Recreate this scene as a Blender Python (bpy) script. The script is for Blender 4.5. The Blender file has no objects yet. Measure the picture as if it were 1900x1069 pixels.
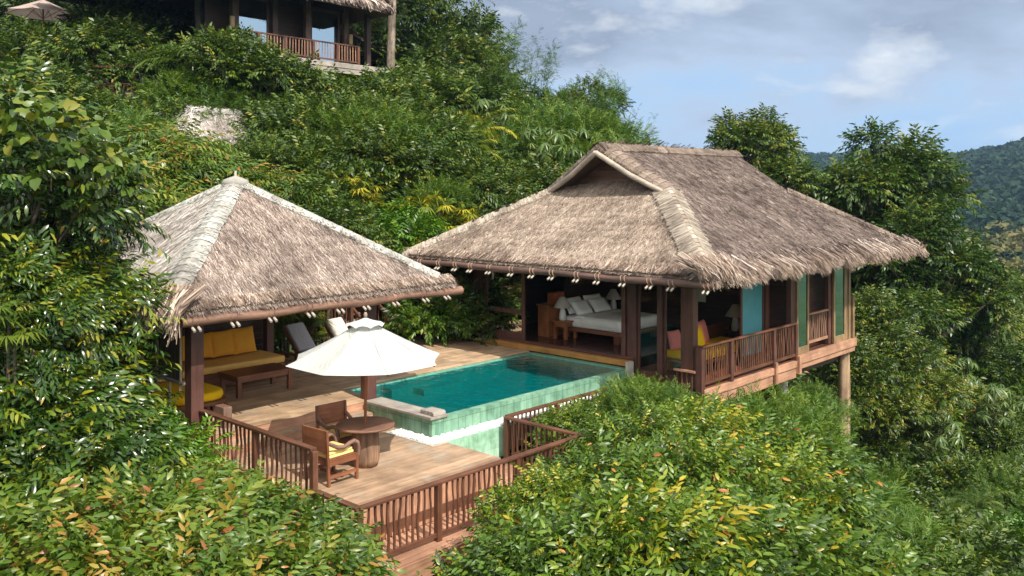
import bpy, math, random
import numpy as np
from mathutils import Vector, Matrix
rnd = random.Random(7)
scene = bpy.context.scene
col = scene.collection
R = math.radians
V3 = lambda *a: np.array(a, float)

# ---------------------------------------------------------------- camera figures (measured from the photograph)
FPX, HC, HY, CXP = 1643.0, 5.0, 349.0, 950.0
HEAD = R(42.8)
FW = V3(math.cos(HEAD), math.sin(HEAD), 0); RT = V3(math.sin(HEAD), -math.cos(HEAD), 0)
def polar(px, d):
    t = (px - CXP) / FPX
    p = FW * d + RT * (t * d)
    return float(p[0]), float(p[1])
def z_of(py, d): return HC - (py - HY) * d / FPX

# ---------------------------------------------------------------- object helpers
WORLD = {}
def tag(o, label=None, cat=None, group=None, kind=None):
    if label: o['label'] = label
    if cat: o['category'] = cat
    if group: o['group'] = group
    if kind: o['kind'] = kind
    return o
def thing(name, label, cat, loc=(0, 0, 0), rz=0.0, group=None, world=False):
    o = bpy.data.objects.new(name, None); o.empty_display_size = 0.2
    col.objects.link(o); o.location = loc; o.rotation_euler = (0, 0, rz)
    if world: WORLD[o.name] = Vector(loc)
    return tag(o, label, cat, group)
def offset_of(o):
    while o is not None and o.parent is not None: o = o.parent
    return WORLD.get(o.name, Vector((0, 0, 0))) if o is not None else Vector((0, 0, 0))
def np_mesh(name, V, F, T=None, mat=None, smooth=False, facemat=None):
    """V (n,3), F (m,4) quads, T (m,) tint"""
    V = np.asarray(V, np.float32); F = np.asarray(F, np.int32)
    me = bpy.data.meshes.new(name); m, k = F.shape
    me.vertices.add(len(V)); me.vertices.foreach_set('co', V.ravel())
    me.loops.add(m * k); me.loops.foreach_set('vertex_index', F.ravel())
    me.polygons.add(m); me.polygons.foreach_set('loop_start', np.arange(0, m * k, k, dtype=np.int32))
    if smooth: me.polygons.foreach_set('use_smooth', np.ones(m, dtype=bool))
    if T is not None:
        a = me.attributes.new('tint', 'FLOAT', 'FACE'); a.data.foreach_set('value', np.asarray(T, np.float32))
    if mat:
        for q in (mat if isinstance(mat, (list, tuple)) else [mat]): me.materials.append(q)
    if facemat is not None: me.polygons.foreach_set('material_index', np.asarray(facemat, np.int32))
    me.update(calc_edges=True); me.validate()
    return me
def link(name, me, parent=None):
    o = bpy.data.objects.new(name, me); col.objects.link(o)
    if parent is not None: o.parent = parent
    return o

class MB:
    def __init__(s): s.V = []; s.F = []; s.T = []; s.S = []
    def add(s, vs, fs, t=None, smooth=False):
        n = len(s.V); t = rnd.random() if t is None else t
        s.V.extend([tuple(map(float, v)) for v in vs])
        for f in fs: s.F.append([n + i for i in f]); s.T.append(t); s.S.append(smooth)
        return s
    def box(s, c, d, t=None, M=None, taper=1.0):
        x, y, z = d[0] / 2, d[1] / 2, d[2] / 2; k = taper
        vs = [(-x, -y, -z), (x, -y, -z), (x, y, -z), (-x, y, -z), (-x * k, -y * k, z), (x * k, -y * k, z), (x * k, y * k, z), (-x * k, y * k, z)]
        if M is not None: vs = [tuple(M @ Vector(v)) for v in vs]
        vs = [(v[0] + c[0], v[1] + c[1], v[2] + c[2]) for v in vs]
        return s.add(vs, [(0, 3, 2, 1), (4, 5, 6, 7), (0, 1, 5, 4), (1, 2, 6, 5), (2, 3, 7, 6), (3, 0, 4, 7)], t)
    def ab(s, a, b, t=None):
        return s.box([(a[i] + b[i]) / 2 for i in range(3)], [abs(b[i] - a[i]) for i in range(3)], t)
    def bar(s, p, q, w, h, t=None, up=(0, 0, 1)):
        p = Vector(p); q = Vector(q); x = (q - p); L = x.length; x.normalize(); u = Vector(up)
        if abs(x.dot(u)) > .98: u = Vector((1, 0, 0))
        y = u.cross(x).normalized(); z = x.cross(y)
        return s.box((p + q) / 2, (L, w, h), t, Matrix((x, y, z)).transposed())
    def tube(s, pts, rad, n=8, t=None, caps=True, smooth=True):
        pts = [Vector(p) for p in pts]; m = len(pts)
        rad = [rad] * m if isinstance(rad, (int, float)) else rad
        vs = []; prev = None
        for i, p in enumerate(pts):
            d = (pts[min(i + 1, m - 1)] - pts[max(i - 1, 0)]).normalized()
            if prev is None:
                u = Vector((0, 0, 1)) if abs(d.z) < .9 else Vector((1, 0, 0)); a = d.cross(u).normalized()
            else: a = (prev - d * prev.dot(d)).normalized()
            prev = a; b = d.cross(a)
            for k in range(n):
                g = 2 * math.pi * k / n; vs.append(p + (a * math.cos(g) + b * math.sin(g)) * rad[i])
        fs = [(i * n + k, i * n + (k + 1) % n, (i + 1) * n + (k + 1) % n, (i + 1) * n + k) for i in range(m - 1) for k in range(n)]
        t = rnd.random() if t is None else t
        s.add(vs, fs, t, smooth)
        if caps:
            s.add(vs[:n], [tuple(range(n))[::-1]], t); s.add(vs[-n:], [tuple(range(n))], t)
        return s
    def lathe(s, prof, c=(0, 0, 0), n=20, t=None, smooth=True, wob=0, seed=1):
        r2 = random.Random(seed); ph = [r2.uniform(0, 6.28) for _ in range(4)]
        vs = []
        for r, z in prof:
            for k in range(n):
                g = 2 * math.pi * k / n
                q = r * (1 + wob * (math.sin(2 * g + ph[0]) * .5 + math.sin(5 * g + ph[1]) * .35 + math.sin(9 * g + ph[2]) * .25))
                vs.append((c[0] + q * math.cos(g), c[1] + q * math.sin(g), c[2] + z))
        m = len(prof)
        fs = [(i * n + k, i * n + (k + 1) % n, (i + 1) * n + (k + 1) % n, (i + 1) * n + k) for i in range(m - 1) for k in range(n)]
        fs += [tuple(range(n))[::-1], tuple((m - 1) * n + k for k in range(n))]
        return s.add(vs, fs, t, smooth)
    def pillow(s, c, d, M=None, n=14, e=.35, puff=.5, t=None):
        """soft cushion: superellipse outline, thickness falling to the seam"""
        vs = []; fs = []
        for side in (1, -1):
            base = len(vs)
            for i in range(n + 1):
                for j in range(n + 1):
                    u = -1 + 2 * i / n; v = -1 + 2 * j / n
                    k = (1 - abs(u) ** 4) * (1 - abs(v) ** 4)
                    h = max(k, 0) ** puff
                    pin = 1 - .06 * (1 - abs(u)) * abs(v) - .0
                    x = u * d[0] / 2 * (1 - .05 * (1 - v * v)) ; y = v * d[1] / 2 * (1 - .05 * (1 - u * u))
                    vs.append((x, y, side * h * d[2] / 2))
            for i in range(n):
                for j in range(n):
                    a = base + i * (n + 1) + j; q = (a, a + n + 1, a + n + 2, a + 1)
                    fs.append(q if side > 0 else q[::-1])
        if M is not None: vs = [tuple(M @ Vector(v)) for v in vs]
        vs = [(v[0] + c[0], v[1] + c[1], v[2] + c[2]) for v in vs]
        return s.add(vs, fs, t, True)
    def slab(s, c, d, r=.06, n=4, t=None, corner=None):
        """mattress / seat cushion: rounded-rectangle outline with rounded top and bottom edge"""
        cr = corner or r * 1.4; cr = min(cr, d[0] / 2 - .001, d[1] / 2 - .001)
        def ring(ins, z):
            o = []
            for (sx, sy, a0) in ((1, 1, 0), (-1, 1, 90), (-1, -1, 180), (1, -1, 270)):
                for k in range(n + 3):
                    a = R(a0 + 90 * k / (n + 2)); q = max(cr - ins, .004)
                    o.append((c[0] + sx * (d[0] / 2 - cr) + q * math.cos(a), c[1] + sy * (d[1] / 2 - cr) + q * math.sin(a), c[2] + z))
            return o
        h = d[2] / 2; rr = min(r, h); rings = []
        for k in range(n + 1):
            a = math.pi / 2 * k / n; rings.append(ring(rr * (1 - math.sin(a)), -h + rr * (1 - math.cos(a))))
        for k in range(n + 1):
            a = math.pi / 2 * k / n; rings.append(ring(rr * (1 - math.cos(a)), h - rr * (1 - math.sin(a))))
        m = len(rings[0]); vs = [v for q in rings for v in q]
        fs = [(i * m + k, i * m + (k + 1) % m, (i + 1) * m + (k + 1) % m, (i + 1) * m + k) for i in range(len(rings) - 1) for k in range(m)]
        fs += [tuple(range(m))[::-1], tuple((len(rings) - 1) * m + k for k in range(m))]
        return s.add(vs, fs, t, True)
    def build(s, name, mat, parent=None, bevel=0.0):
        if parent is not None:
            off = offset_of(parent); loc = (0, 0, 0)
        else:
            A = np.array(s.V); off = Vector((float((A[:, 0].min() + A[:, 0].max()) / 2), float((A[:, 1].min() + A[:, 1].max()) / 2), float(A[:, 2].min()))); loc = off
        me = bpy.data.meshes.new(name)
        me.from_pydata([(v[0] - off[0], v[1] - off[1], v[2] - off[2]) for v in s.V], [], s.F)
        a = me.attributes.new('tint', 'FLOAT', 'FACE'); a.data.foreach_set('value', s.T)
        me.polygons.foreach_set('use_smooth', s.S); me.materials.append(mat); me.update()
        o = link(name, me, parent); o.location = loc
        if bevel:
            b = o.modifiers.new('edge', 'BEVEL'); b.width = bevel; b.segments = 2; b.limit_method = 'ANGLE'
        return o

# ---------------------------------------------------------------- materials
def new_mat(name):
    m = bpy.data.materials.new(name); m.use_nodes = True; nt = m.node_tree; nt.nodes.clear()
    out = nt.nodes.new('ShaderNodeOutputMaterial'); p = nt.nodes.new('ShaderNodeBsdfPrincipled')
    nt.links.new(p.outputs[0], out.inputs[0]); return m, nt, p, out
def N(nt, typ, **kw):
    n = nt.nodes.new(typ)
    for k, v in kw.items():
        if k.startswith('_'): setattr(n, k[1:], v)
        else: n.inputs[k.replace('__', ' ')].default_value = v
    return n
def L(nt, a, b): nt.links.new(a, b)
def ramp(nt, stops, fac=None):
    r = nt.nodes.new('ShaderNodeValToRGB'); e = r.color_ramp.elements
    while len(e) < len(stops): e.new(.5)
    for q, (p, c) in zip(e, stops): q.position = p; q.color = (*c, 1)
    if fac is not None: L(nt, fac, r.inputs[0])
    return r
def mix(nt, typ, fac, a, b):
    n = nt.nodes.new('ShaderNodeMix'); n.data_type = 'RGBA'; n.blend_type = typ
    for i, v in ((0, fac), (6, a), (7, b)):
        if hasattr(v, 'links') or hasattr(v, 'is_linked'): L(nt, v, n.inputs[i])
        else: n.inputs[i].default_value = v if i == 0 else (*v, 1)
    return n.outputs[2]
def attr(nt): 
    a = nt.nodes.new('ShaderNodeAttribute'); a.attribute_name = 'tint'; return a.outputs['Fac']
def math_(nt, op, a, b=None):
    n = nt.nodes.new('ShaderNodeMath'); n.operation = op
    for i, v in enumerate((a, b)):
        if v is None: continue
        if isinstance(v, (int, float)): n.inputs[i].default_value = v
        else: L(nt, v, n.inputs[i])
    return n.outputs[0]
_wood = {}
def wood(c1, c2, axis='x', rough=.55, var=.3, fine=22.0, stain=.35, grey=0.0):
    key = (c1, c2, axis, rough, var, fine)
    if key in _wood and not grey: return _wood[key]
    m, nt, p, out = new_mat('timber_' + axis)
    tc = N(nt, 'ShaderNodeTexCoord'); mp = N(nt, 'ShaderNodeMapping')
    sc = {'x': (1.1, fine, fine), 'y': (fine, 1.1, fine), 'z': (fine, fine, 1.1)}[axis]
    mp.inputs['Scale'].default_value = sc
    t = attr(nt); k = math_(nt, 'MULTIPLY', t, 61.0); cb = N(nt, 'ShaderNodeCombineXYZ')
    for i in range(3): L(nt, k, cb.inputs[i])
    L(nt, cb.outputs[0], mp.inputs['Location']); L(nt, tc.outputs['Object'], mp.inputs[0])
    n1 = N(nt, 'ShaderNodeTexNoise', Scale=1.0, Detail=5.0, Roughness=.65); L(nt, mp.outputs[0], n1.inputs['Vector'])
    n2 = N(nt, 'ShaderNodeTexNoise', Scale=1.7, Detail=4.0, Roughness=.6); L(nt, tc.outputs['Object'], n2.inputs['Vector'])
    r = ramp(nt, [(.3, c1), (.7, c2)], n1.outputs[0])
    st = ramp(nt, [(.35, (1 - stain,) * 3), (.62, (1.08,) * 3)], n2.outputs[0])
    c = mix(nt, 'MULTIPLY', 1.0, r.outputs[0], st.outputs[0])
    if grey:
        n3 = N(nt, 'ShaderNodeTexNoise', Scale=1.1, Detail=5.0, Roughness=.65); L(nt, tc.outputs['Object'], n3.inputs['Vector'])
        c = mix(nt, 'MIX', ramp(nt, [(.52, (0, 0, 0)), (.72, (grey,) * 3)], n3.outputs[0]).outputs[0], c, (.36, .33, .27))
    v = math_(nt, 'ADD', math_(nt, 'MULTIPLY', t, var * 2), 1 - var)
    hs = N(nt, 'ShaderNodeHueSaturation'); L(nt, v, hs.inputs['Value']); L(nt, c, hs.inputs['Color'])
    L(nt, hs.outputs[0], p.inputs['Base Color'])
    rr = math_(nt, 'ADD', math_(nt, 'MULTIPLY', n2.outputs[0], .3), rough - .15); L(nt, rr, p.inputs['Roughness'])
    b = N(nt, 'ShaderNodeBump', Strength=.25, Distance=.01); L(nt, n1.outputs[0], b.inputs['Height']); L(nt, b.outputs[0], p.inputs['Normal'])
    _wood[key] = m; return m
def plain(name, c, rough=.6, var=.08, scale=6.0, bump=.0, spec=.5):
    m, nt, p, out = new_mat(name)
    tc = N(nt, 'ShaderNodeTexCoord'); n = N(nt, 'ShaderNodeTexNoise', Scale=scale, Detail=4.0); L(nt, tc.outputs['Object'], n.inputs['Vector'])
    r = ramp(nt, [(.3, tuple(x * (1 - var) for x in c)), (.7, tuple(min(x * (1 + var), 1) for x in c))], n.outputs[0])
    L(nt, r.outputs[0], p.inputs['Base Color']); p.inputs['Roughness'].default_value = rough; p.inputs['Specular IOR Level'].default_value = spec
    if bump:
        n3 = N(nt, 'ShaderNodeTexNoise', Scale=scale * 14, Detail=3.0); L(nt, tc.outputs['Object'], n3.inputs['Vector'])
        b = N(nt, 'ShaderNodeBump', Strength=bump, Distance=.02); L(nt, n3.outputs[0], b.inputs['Height']); L(nt, b.outputs[0], p.inputs['Normal'])
    return m
def cloth(name, c, weave=.3, translucent=0.0, var=.07):
    m, nt, p, out = new_mat(name)
    tc = N(nt, 'ShaderNodeTexCoord'); n = N(nt, 'ShaderNodeTexNoise', Scale=3.5, Detail=5.0); L(nt, tc.outputs['Object'], n.inputs['Vector'])
    r = ramp(nt, [(.3, tuple(x * (1 - var) for x in c)), (.7, c)], n.outputs[0])
    L(nt, r.outputs[0], p.inputs['Base Color']); p.inputs['Roughness'].default_value = .9; p.inputs['Specular IOR Level'].default_value = .15
    n2 = N(nt, 'ShaderNodeTexNoise', Scale=6.0, Detail=5.0, Roughness=.55, Distortion=1.2); L(nt, tc.outputs['Object'], n2.inputs['Vector'])
    b = N(nt, 'ShaderNodeBump', Strength=weave * 2, Distance=.04); L(nt, n2.outputs[0], b.inputs['Height']); L(nt, b.outputs[0], p.inputs['Normal'])
    if translucent:
        tr = N(nt, 'ShaderNodeBsdfTranslucent'); L(nt, r.outputs[0], tr.inputs[0]); ms = N(nt, 'ShaderNodeMixShader', Fac=translucent)
        L(nt, p.outputs[0], ms.inputs[1]); L(nt, tr.outputs[0], ms.inputs[2]); L(nt, ms.outputs[0], out.inputs[0])
    return m
def leafmat(name, stops, rough=.42, trans=.22, spec=.45):
    m, nt, p, out = new_mat(name); stops = [(a, (min(c[0] * 1.2, .6), c[1] * .98, c[2] * .6)) for a, c in stops]
    r = ramp(nt, stops, attr(nt)); L(nt, r.outputs[0], p.inputs['Base Color'])
    p.inputs['Roughness'].default_value = rough; p.inputs['Specular IOR Level'].default_value = spec
    tr = N(nt, 'ShaderNodeBsdfTranslucent')
    c2 = mix(nt, 'MULTIPLY', 1.0, r.outputs[0], (1.25, 1.3, .55)); L(nt, c2, tr.inputs[0])
    ms = N(nt, 'ShaderNodeMixShader', Fac=trans); L(nt, p.outputs[0], ms.inputs[1]); L(nt, tr.outputs[0], ms.inputs[2]); L(nt, ms.outputs[0], out.inputs[0])
    return m
def thatchmat(name, stops):
    m, nt, p, out = new_mat(name)
    tc = N(nt, 'ShaderNodeTexCoord'); n = N(nt, 'ShaderNodeTexNoise', Scale=.8, Detail=5.0, Roughness=.65); L(nt, tc.outputs['Object'], n.inputs['Vector'])
    r = ramp(nt, stops, attr(nt))
    st = ramp(nt, [(.34, (.50, .47, .46)), (.50, (.92, .91, .90)), (.64, (1.08, 1.08, 1.08))], n.outputs[0])
    L(nt, mix(nt, 'MULTIPLY', 1.0, r.outputs[0], st.outputs[0]), p.inputs['Base Color'])
    p.inputs['Roughness'].default_value = .75; p.inputs['Specular IOR Level'].default_value = .25
    return m
def glassmat(name, tint=(.9, .95, .95), refl=1.0, ior=1.5, bump=0.0, bscale=3.0, rough=0.0, gcol=(1, 1, 1)):
    m = bpy.data.materials.new(name); m.use_nodes = True; nt = m.node_tree; nt.nodes.clear()
    out = nt.nodes.new('ShaderNodeOutputMaterial')
    tr = N(nt, 'ShaderNodeBsdfTransparent'); tr.inputs[0].default_value = (*tint, 1)
    gl = N(nt, 'ShaderNodeBsdfGlossy', Roughness=rough); gl.inputs[0].default_value = (*gcol, 1); fr = N(nt, 'ShaderNodeFresnel'); ge = nt.nodes.new('ShaderNodeNewGeometry'); L(nt, math_(nt, 'ADD', math_(nt, 'MULTIPLY', ge.outputs['Backfacing'], 1 / ior - ior), ior), fr.inputs['IOR'])
    ms = N(nt, 'ShaderNodeMixShader'); f = math_(nt, 'MULTIPLY', fr.outputs[0], refl); f2 = nt.nodes.new('ShaderNodeClamp'); L(nt, f, f2.inputs[0]); L(nt, f2.outputs[0], ms.inputs[0])
    L(nt, tr.outputs[0], ms.inputs[1]); L(nt, gl.outputs[0], ms.inputs[2]); L(nt, ms.outputs[0], out.inputs[0])
    if bump:
        tc = N(nt, 'ShaderNodeTexCoord'); n = N(nt, 'ShaderNodeTexNoise', Scale=bscale, Detail=3.0); L(nt, tc.outputs['Object'], n.inputs['Vector'])
        b = N(nt, 'ShaderNodeBump', Strength=bump, Distance=.05); L(nt, n.outputs[0], b.inputs['Height'])
        L(nt, b.outputs[0], gl.inputs['Normal']); L(nt, b.outputs[0], fr.inputs['Normal'])
    return m

RAIL = lambda ax: wood((.085, .034, .019), (.165, .069, .038), ax, .5, .18)
POST = lambda ax: wood((.075, .032, .024), (.15, .062, .046), ax, .5, .15)
DARK = lambda ax: wood((.034, .019, .015), (.075, .040, .030), ax, .55, .2)
DECK = wood((.30, .19, .12), (.49, .335, .22), 'x', .5, .17, 16.0, .3, .75)
DECK_UP = wood((.35, .225, .135), (.56, .39, .25), 'x', .5, .17, 16.0, .3, .5)
FASC = lambda ax: wood((.34, .17, .10), (.56, .31, .20), ax, .6, .15)
TEAK = lambda ax: wood((.15, .055, .028), (.28, .11, .055), ax, .4, .12)
ORNG = lambda ax: wood((.26, .085, .03), (.42, .16, .06), ax, .4, .1)
GREYW = lambda ax: wood((.25, .22, .19), (.46, .41, .36), ax, .7, .15)
LOG = lambda ax: wood((.12, .06, .038), (.27, .15, .10), ax, .6, .2, 14.0)
YELLOW = cloth('yellow_canvas', (.84, .53, .16)); YELLOW2 = cloth('bright_yellow_canvas', (.85, .55, .01)); AMBER = cloth('amber_canvas', (.88, .43, .05))
WHITE = cloth('white_linen', (.93, .93, .92), .2); GREYC = cloth('grey_canvas', (.30, .29, .31)); BEIGE = cloth('beige_canvas', (.62, .55, .47))
PINK = cloth('pink_canvas', (.62, .2, .18)); ORANGE = cloth('orange_canvas', (.80, .34, .07)); CREAM = cloth('cream_canvas', (.82, .58, .22))
CANOPY = cloth('white_umbrella_canvas', (.60, .62, .60), .35, .28); OLDCAN = cloth('faded_umbrella_canvas', (.42, .33, .29), .1, .2)
SHADE = cloth('lamp_shade_linen', (.74, .68, .62), .1, .3); CERAM = plain('white_ceramic', (.72, .72, .70), .3)
GLASS = glassmat('door_glass', (.9, .93, .92), .55); BLUEGLASS = glassmat('blue_glass', (.08, .12, .16), 11.0, gcol=(.55, .78, 1))
BAMBOO = wood((.10, .075, .06), (.26, .20, .16), 'z', .6, .25, 30.0); BAMPALE = wood((.34, .26, .17), (.55, .45, .32), 'z', .5, .2)
ROPE = plain('brown_rope', (.34, .23, .16), .8)
CONC = plain('weathered_concrete', (.42, .40, .36), .85, .2, 4.0, .3)
# ---------------------------------------------------------------- camera, sun, sky
cam = bpy.data.cameras.new('camera'); cam.sensor_width = 36; cam.lens = 36 * FPX / 1900; cam.shift_y = -(534.5 - HY) / 1900
cam.clip_start = .1; cam.clip_end = 12000
co = bpy.data.objects.new('camera', cam); col.objects.link(co); co.location = (0, 0, HC); co.rotation_euler = (R(90), 0, HEAD - R(90)); scene.camera = co
SUN = Vector((-.17, -.875, 1.0)).normalized(); EL = math.asin(SUN.z); AZ = math.atan2(SUN.x, SUN.y)
sl = bpy.data.lights.new('sun', 'SUN'); sl.energy = 4.8; sl.angle = R(.53); sl.color = (1, .94, .84)
so = bpy.data.objects.new('sun', sl); col.objects.link(so); so.rotation_euler = (-SUN).to_track_quat('-Z', 'Y').to_euler(); so.location = (0, -20, 40)
def make_world():
    w = bpy.data.worlds.new('World'); scene.world = w; w.use_nodes = True; nt = w.node_tree; nt.nodes.clear()
    out = nt.nodes.new('ShaderNodeOutputWorld'); bg = N(nt, 'ShaderNodeBackground', Strength=.09)
    sky = nt.nodes.new('ShaderNodeTexSky'); sky.sky_type = 'NISHITA'; sky.sun_disc = False; sky.sun_elevation = EL; sky.sun_rotation = AZ
    sky.altitude = 100; sky.air_density = 1.0; sky.dust_density = .6; sky.ozone_density = 2.0
    tc = N(nt, 'ShaderNodeTexCoord'); mp = N(nt, 'ShaderNodeMapping'); mp.inputs['Scale'].default_value = (3.2, 3.2, 8.5); mp.inputs['Location'].default_value = SKYOFF
    L(nt, tc.outputs['Generated'], mp.inputs[0])
    sp = N(nt, 'ShaderNodeSeparateXYZ'); L(nt, tc.outputs['Generated'], sp.inputs[0])
    big = N(nt, 'ShaderNodeTexNoise', Scale=.75, Detail=6.0, Roughness=.5, Distortion=.35); L(nt, mp.outputs[0], big.inputs['Vector'])
    med = N(nt, 'ShaderNodeTexNoise', Scale=1.7, Detail=9.0, Roughness=.58, Distortion=.15); L(nt, mp.outputs[0], med.inputs['Vector'])
    hz = N(nt, 'ShaderNodeMapRange'); L(nt, sp.outputs[2], hz.inputs[0]); hz.inputs[1].default_value = .06; hz.inputs[2].default_value = .22; hz.inputs[3].default_value = -.015; hz.inputs[4].default_value = .20
    cov = math_(nt, 'ADD', math_(nt, 'ADD', math_(nt, 'MULTIPLY', big.outputs[0], .75), math_(nt, 'MULTIPLY', med.outputs[0], .25)), hz.outputs[0])
    m1 = ramp(nt, [(.43, (0, 0, 0)), (.56, (1, 1, 1))], cov)
    clear = mix(nt, 'MIX', .75, sky.outputs[0], (2.9, 5.2, 8.8))
    body = ramp(nt, [(.46, (5.6, 7.2, 9.0)), (.56, (4.6, 5.7, 7.4)), (.68, (3.1, 3.8, 5.1)), (.80, (3.6, 4.3, 5.5))], cov)
    c1 = mix(nt, 'MIX', m1.outputs[0], clear, body.outputs[0])
    m2 = ramp(nt, [(.52, (0, 0, 0)), (.70, (1, 1, 1))], med.outputs[0])
    c2 = mix(nt, 'MIX', math_(nt, 'MULTIPLY', m2.outputs[0], .9), c1, (8.2, 8.7, 9.1))
    # fill light added to the sky behind the viewer and overhead to lift shade
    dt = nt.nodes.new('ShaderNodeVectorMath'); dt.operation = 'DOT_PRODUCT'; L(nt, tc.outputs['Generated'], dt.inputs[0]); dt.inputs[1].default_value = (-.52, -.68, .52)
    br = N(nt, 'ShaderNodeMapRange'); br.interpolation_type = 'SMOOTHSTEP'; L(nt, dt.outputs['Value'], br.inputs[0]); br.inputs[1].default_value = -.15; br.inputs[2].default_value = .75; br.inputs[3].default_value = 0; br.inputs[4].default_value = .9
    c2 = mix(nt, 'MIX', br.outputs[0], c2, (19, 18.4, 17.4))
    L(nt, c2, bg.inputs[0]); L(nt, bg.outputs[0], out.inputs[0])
SKYOFF = (.4, 2.2, 1.1)
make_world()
scene.view_settings.view_transform = 'Standard'; scene.view_settings.look = 'None'; scene.view_settings.exposure = 0.32; scene.view_settings.gamma = 1
cy = scene.cycles; cy.max_bounces = 7; cy.diffuse_bounces = 5; cy.glossy_bounces = 3; cy.transmission_bounces = 3; cy.transparent_max_bounces = 10; cy.caustics_reflective = False; cy.caustics_refractive = False
cy.use_denoising = True; cy.sample_clamp_indirect = 6

# ---------------------------------------------------------------- ground: one sheet to the horizon, as heights by bearing and distance
TP = [-400, 0, 300, 600, 800, 950, 1300, 1450, 1600, 1750, 1900, 2300]
TD = [0, 5, 10, 15, 20, 25, 30, 35, 40, 50, 60, 80, 120, 200, 350, 500, 700, 900, 1100, 1500, 2500, 6000]
TZ = {
 -400: [-2, -2, -1.5, 0, 2.5, 5.5, 8, 10, 12, 16, 19, 24, 30, 38, 45, 50, 50, 45, 40, 30, 0, 0],
 0:    [-2.5, -2.5, -1.8, -1, 1.0, 3.6, 6, 8, 9.6, 12.5, 15, 19, 24, 30, 36, 40, 40, 35, 30, 20, 0, 0],
 300:  [-3, -3, -2.2, -2.0, -1, .8, 3.8, 6.6, 8.4, 10.5, 12, 15, 18, 20, 22, 22, 20, 15, 10, 0, 0, 0],
 600:  [-3.5, -3.5, -3, -2.6, -1.4, -.3, 2.4, 5, 7.2, 9.7, 10, 10, 9, 5, 0, -5, -8, -10, -10, -10, -10, -10],
 800:  [-4, -4, -3.4, -3, -1.8, -.6, 1.8, 4.4, 5.6, 7.6, 7.6, 6, 2, -4, -10, -14, -16, -16, -16, -16, -16, -16],
 950:  [-4, -4, -3.8, -3.2, -2.2, -1, 1.0, 3.6, 5, 6.6, 6.2, 4, -3, -10, -16, -18, -18, -18, -18, -18, -18, -18],
 1300: [-4.5, -4.5, -4.5, -4.2, -3.6, -3.0, -2.2, -1, 0, 1, 0, -4, -12, -18, -20, -18, -14, -8, -5, -10, -18, -18],
 1450: [-5, -5, -5.5, -5.5, -5.5, -5, -4.4, -3.4, -2.4, -1.5, -2.5, -6, -13, -18, -18, -8, 6, 30, 42, 25, -10, -18],
 1600: [-5, -5, -6, -7, -8, -7.6, -6.4, -5.2, -4.2, -3.6, -5, -9, -14, -17, -17, -4, 15, 28, 30, 12, -10, -18],
 1750: [-5.5, -6, -7, -8.5, -9.4, -9, -7.6, -6.2, -5.2, -4.4, -5, -8.5, -13, -15.5, -15.5, 2, 21, 24, 18, 5, -10, -18],
 1900: [-6, -7, -8, -9.6, -10.4, -9.8, -8.6, -7.2, -6.2, -5.2, -5.2, -8.5, -12.5, -14.5, -14, 8, 32, 34, 25, 5, -10, -18],
 2300: [-6, -7, -8.5, -10.5, -11.5, -11, -9.6, -8.2, -7.2, -6.2, -6.2, -9, -12.5, -14.5, -12, 16, 46, 50, 36, 8, -10, -18]}
_TT = np.degrees(np.arctan((np.array(TP) - CXP) / FPX)); _TG = np.array([TZ[p] for p in TP])
def bumps(x, y):
    return (np.sin(x * .31 + 1.3 * np.sin(y * .17)) * np.sin(y * .27 + 1.1 * np.sin(x * .13)) * .5 + .25 * np.sin(x * .9 + y * .4) * np.sin(y * .83 - x * .2))
def ground(x, y):
    x = np.asarray(x, float); y = np.asarray(y, float)
    d = x * FW[0] + y * FW[1]; l = x * RT[0] + y * RT[1]
    ang = np.degrees(np.arctan2(l, d)); r = np.hypot(x, y)
    dd = np.where(np.abs(ang) < 60, np.maximum(d, r * .5), r * .5)
    a = np.clip(ang, _TT[0], _TT[-1])
    ia = np.clip(np.searchsorted(_TT, a) - 1, 0, len(_TT) - 2); fa = (a - _TT[ia]) / (_TT[ia + 1] - _TT[ia])
    TDa = np.array(TD, float); idd = np.clip(np.searchsorted(TDa, dd) - 1, 0, len(TD) - 2); fd = np.clip((dd - TDa[idd]) / (TDa[idd + 1] - TDa[idd]), 0, 1)
    s = lambda q: q * q * (3 - 2 * q) * .5 + q * .5
    fa = s(fa); fd2 = fd
    z = (_TG[ia, idd] * (1 - fa) + _TG[ia + 1, idd] * fa) * (1 - fd2) + (_TG[ia, idd + 1] * (1 - fa) + _TG[ia + 1, idd + 1] * fa) * fd2
    z = z + bumps(x, y) * np.clip(r / 60, .3, 1) + np.where(r > 300, np.sin(x * .021 + y * .008) * np.cos(y * .017 - x * .006) * 5 * np.clip((r - 300) / 300, 0, 1), 0)
    # level plots under the timber decks and the house
    def plot(x0, x1, y0, y1, top, z):
        e = np.maximum(np.maximum(x0 - x, x - x1), np.maximum(y0 - y, y - y1)); k = np.clip(e / 3.0, 0, 1)
        return np.minimum(z, top * (1 - k) + z * k) if True else z
    z = plot(7.8, 19, 14.5, 21, -.5, z); z = plot(8, 19, 10.4, 14.5, -1.6, z); z = plot(18.6, 28.5, 11, 20, -1.2, z); z = plot(15, 18, 20.5, 22.5, .0, z)
    return z
def gz(x, y): return float(ground(np.array([x]), np.array([y]))[0])
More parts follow.
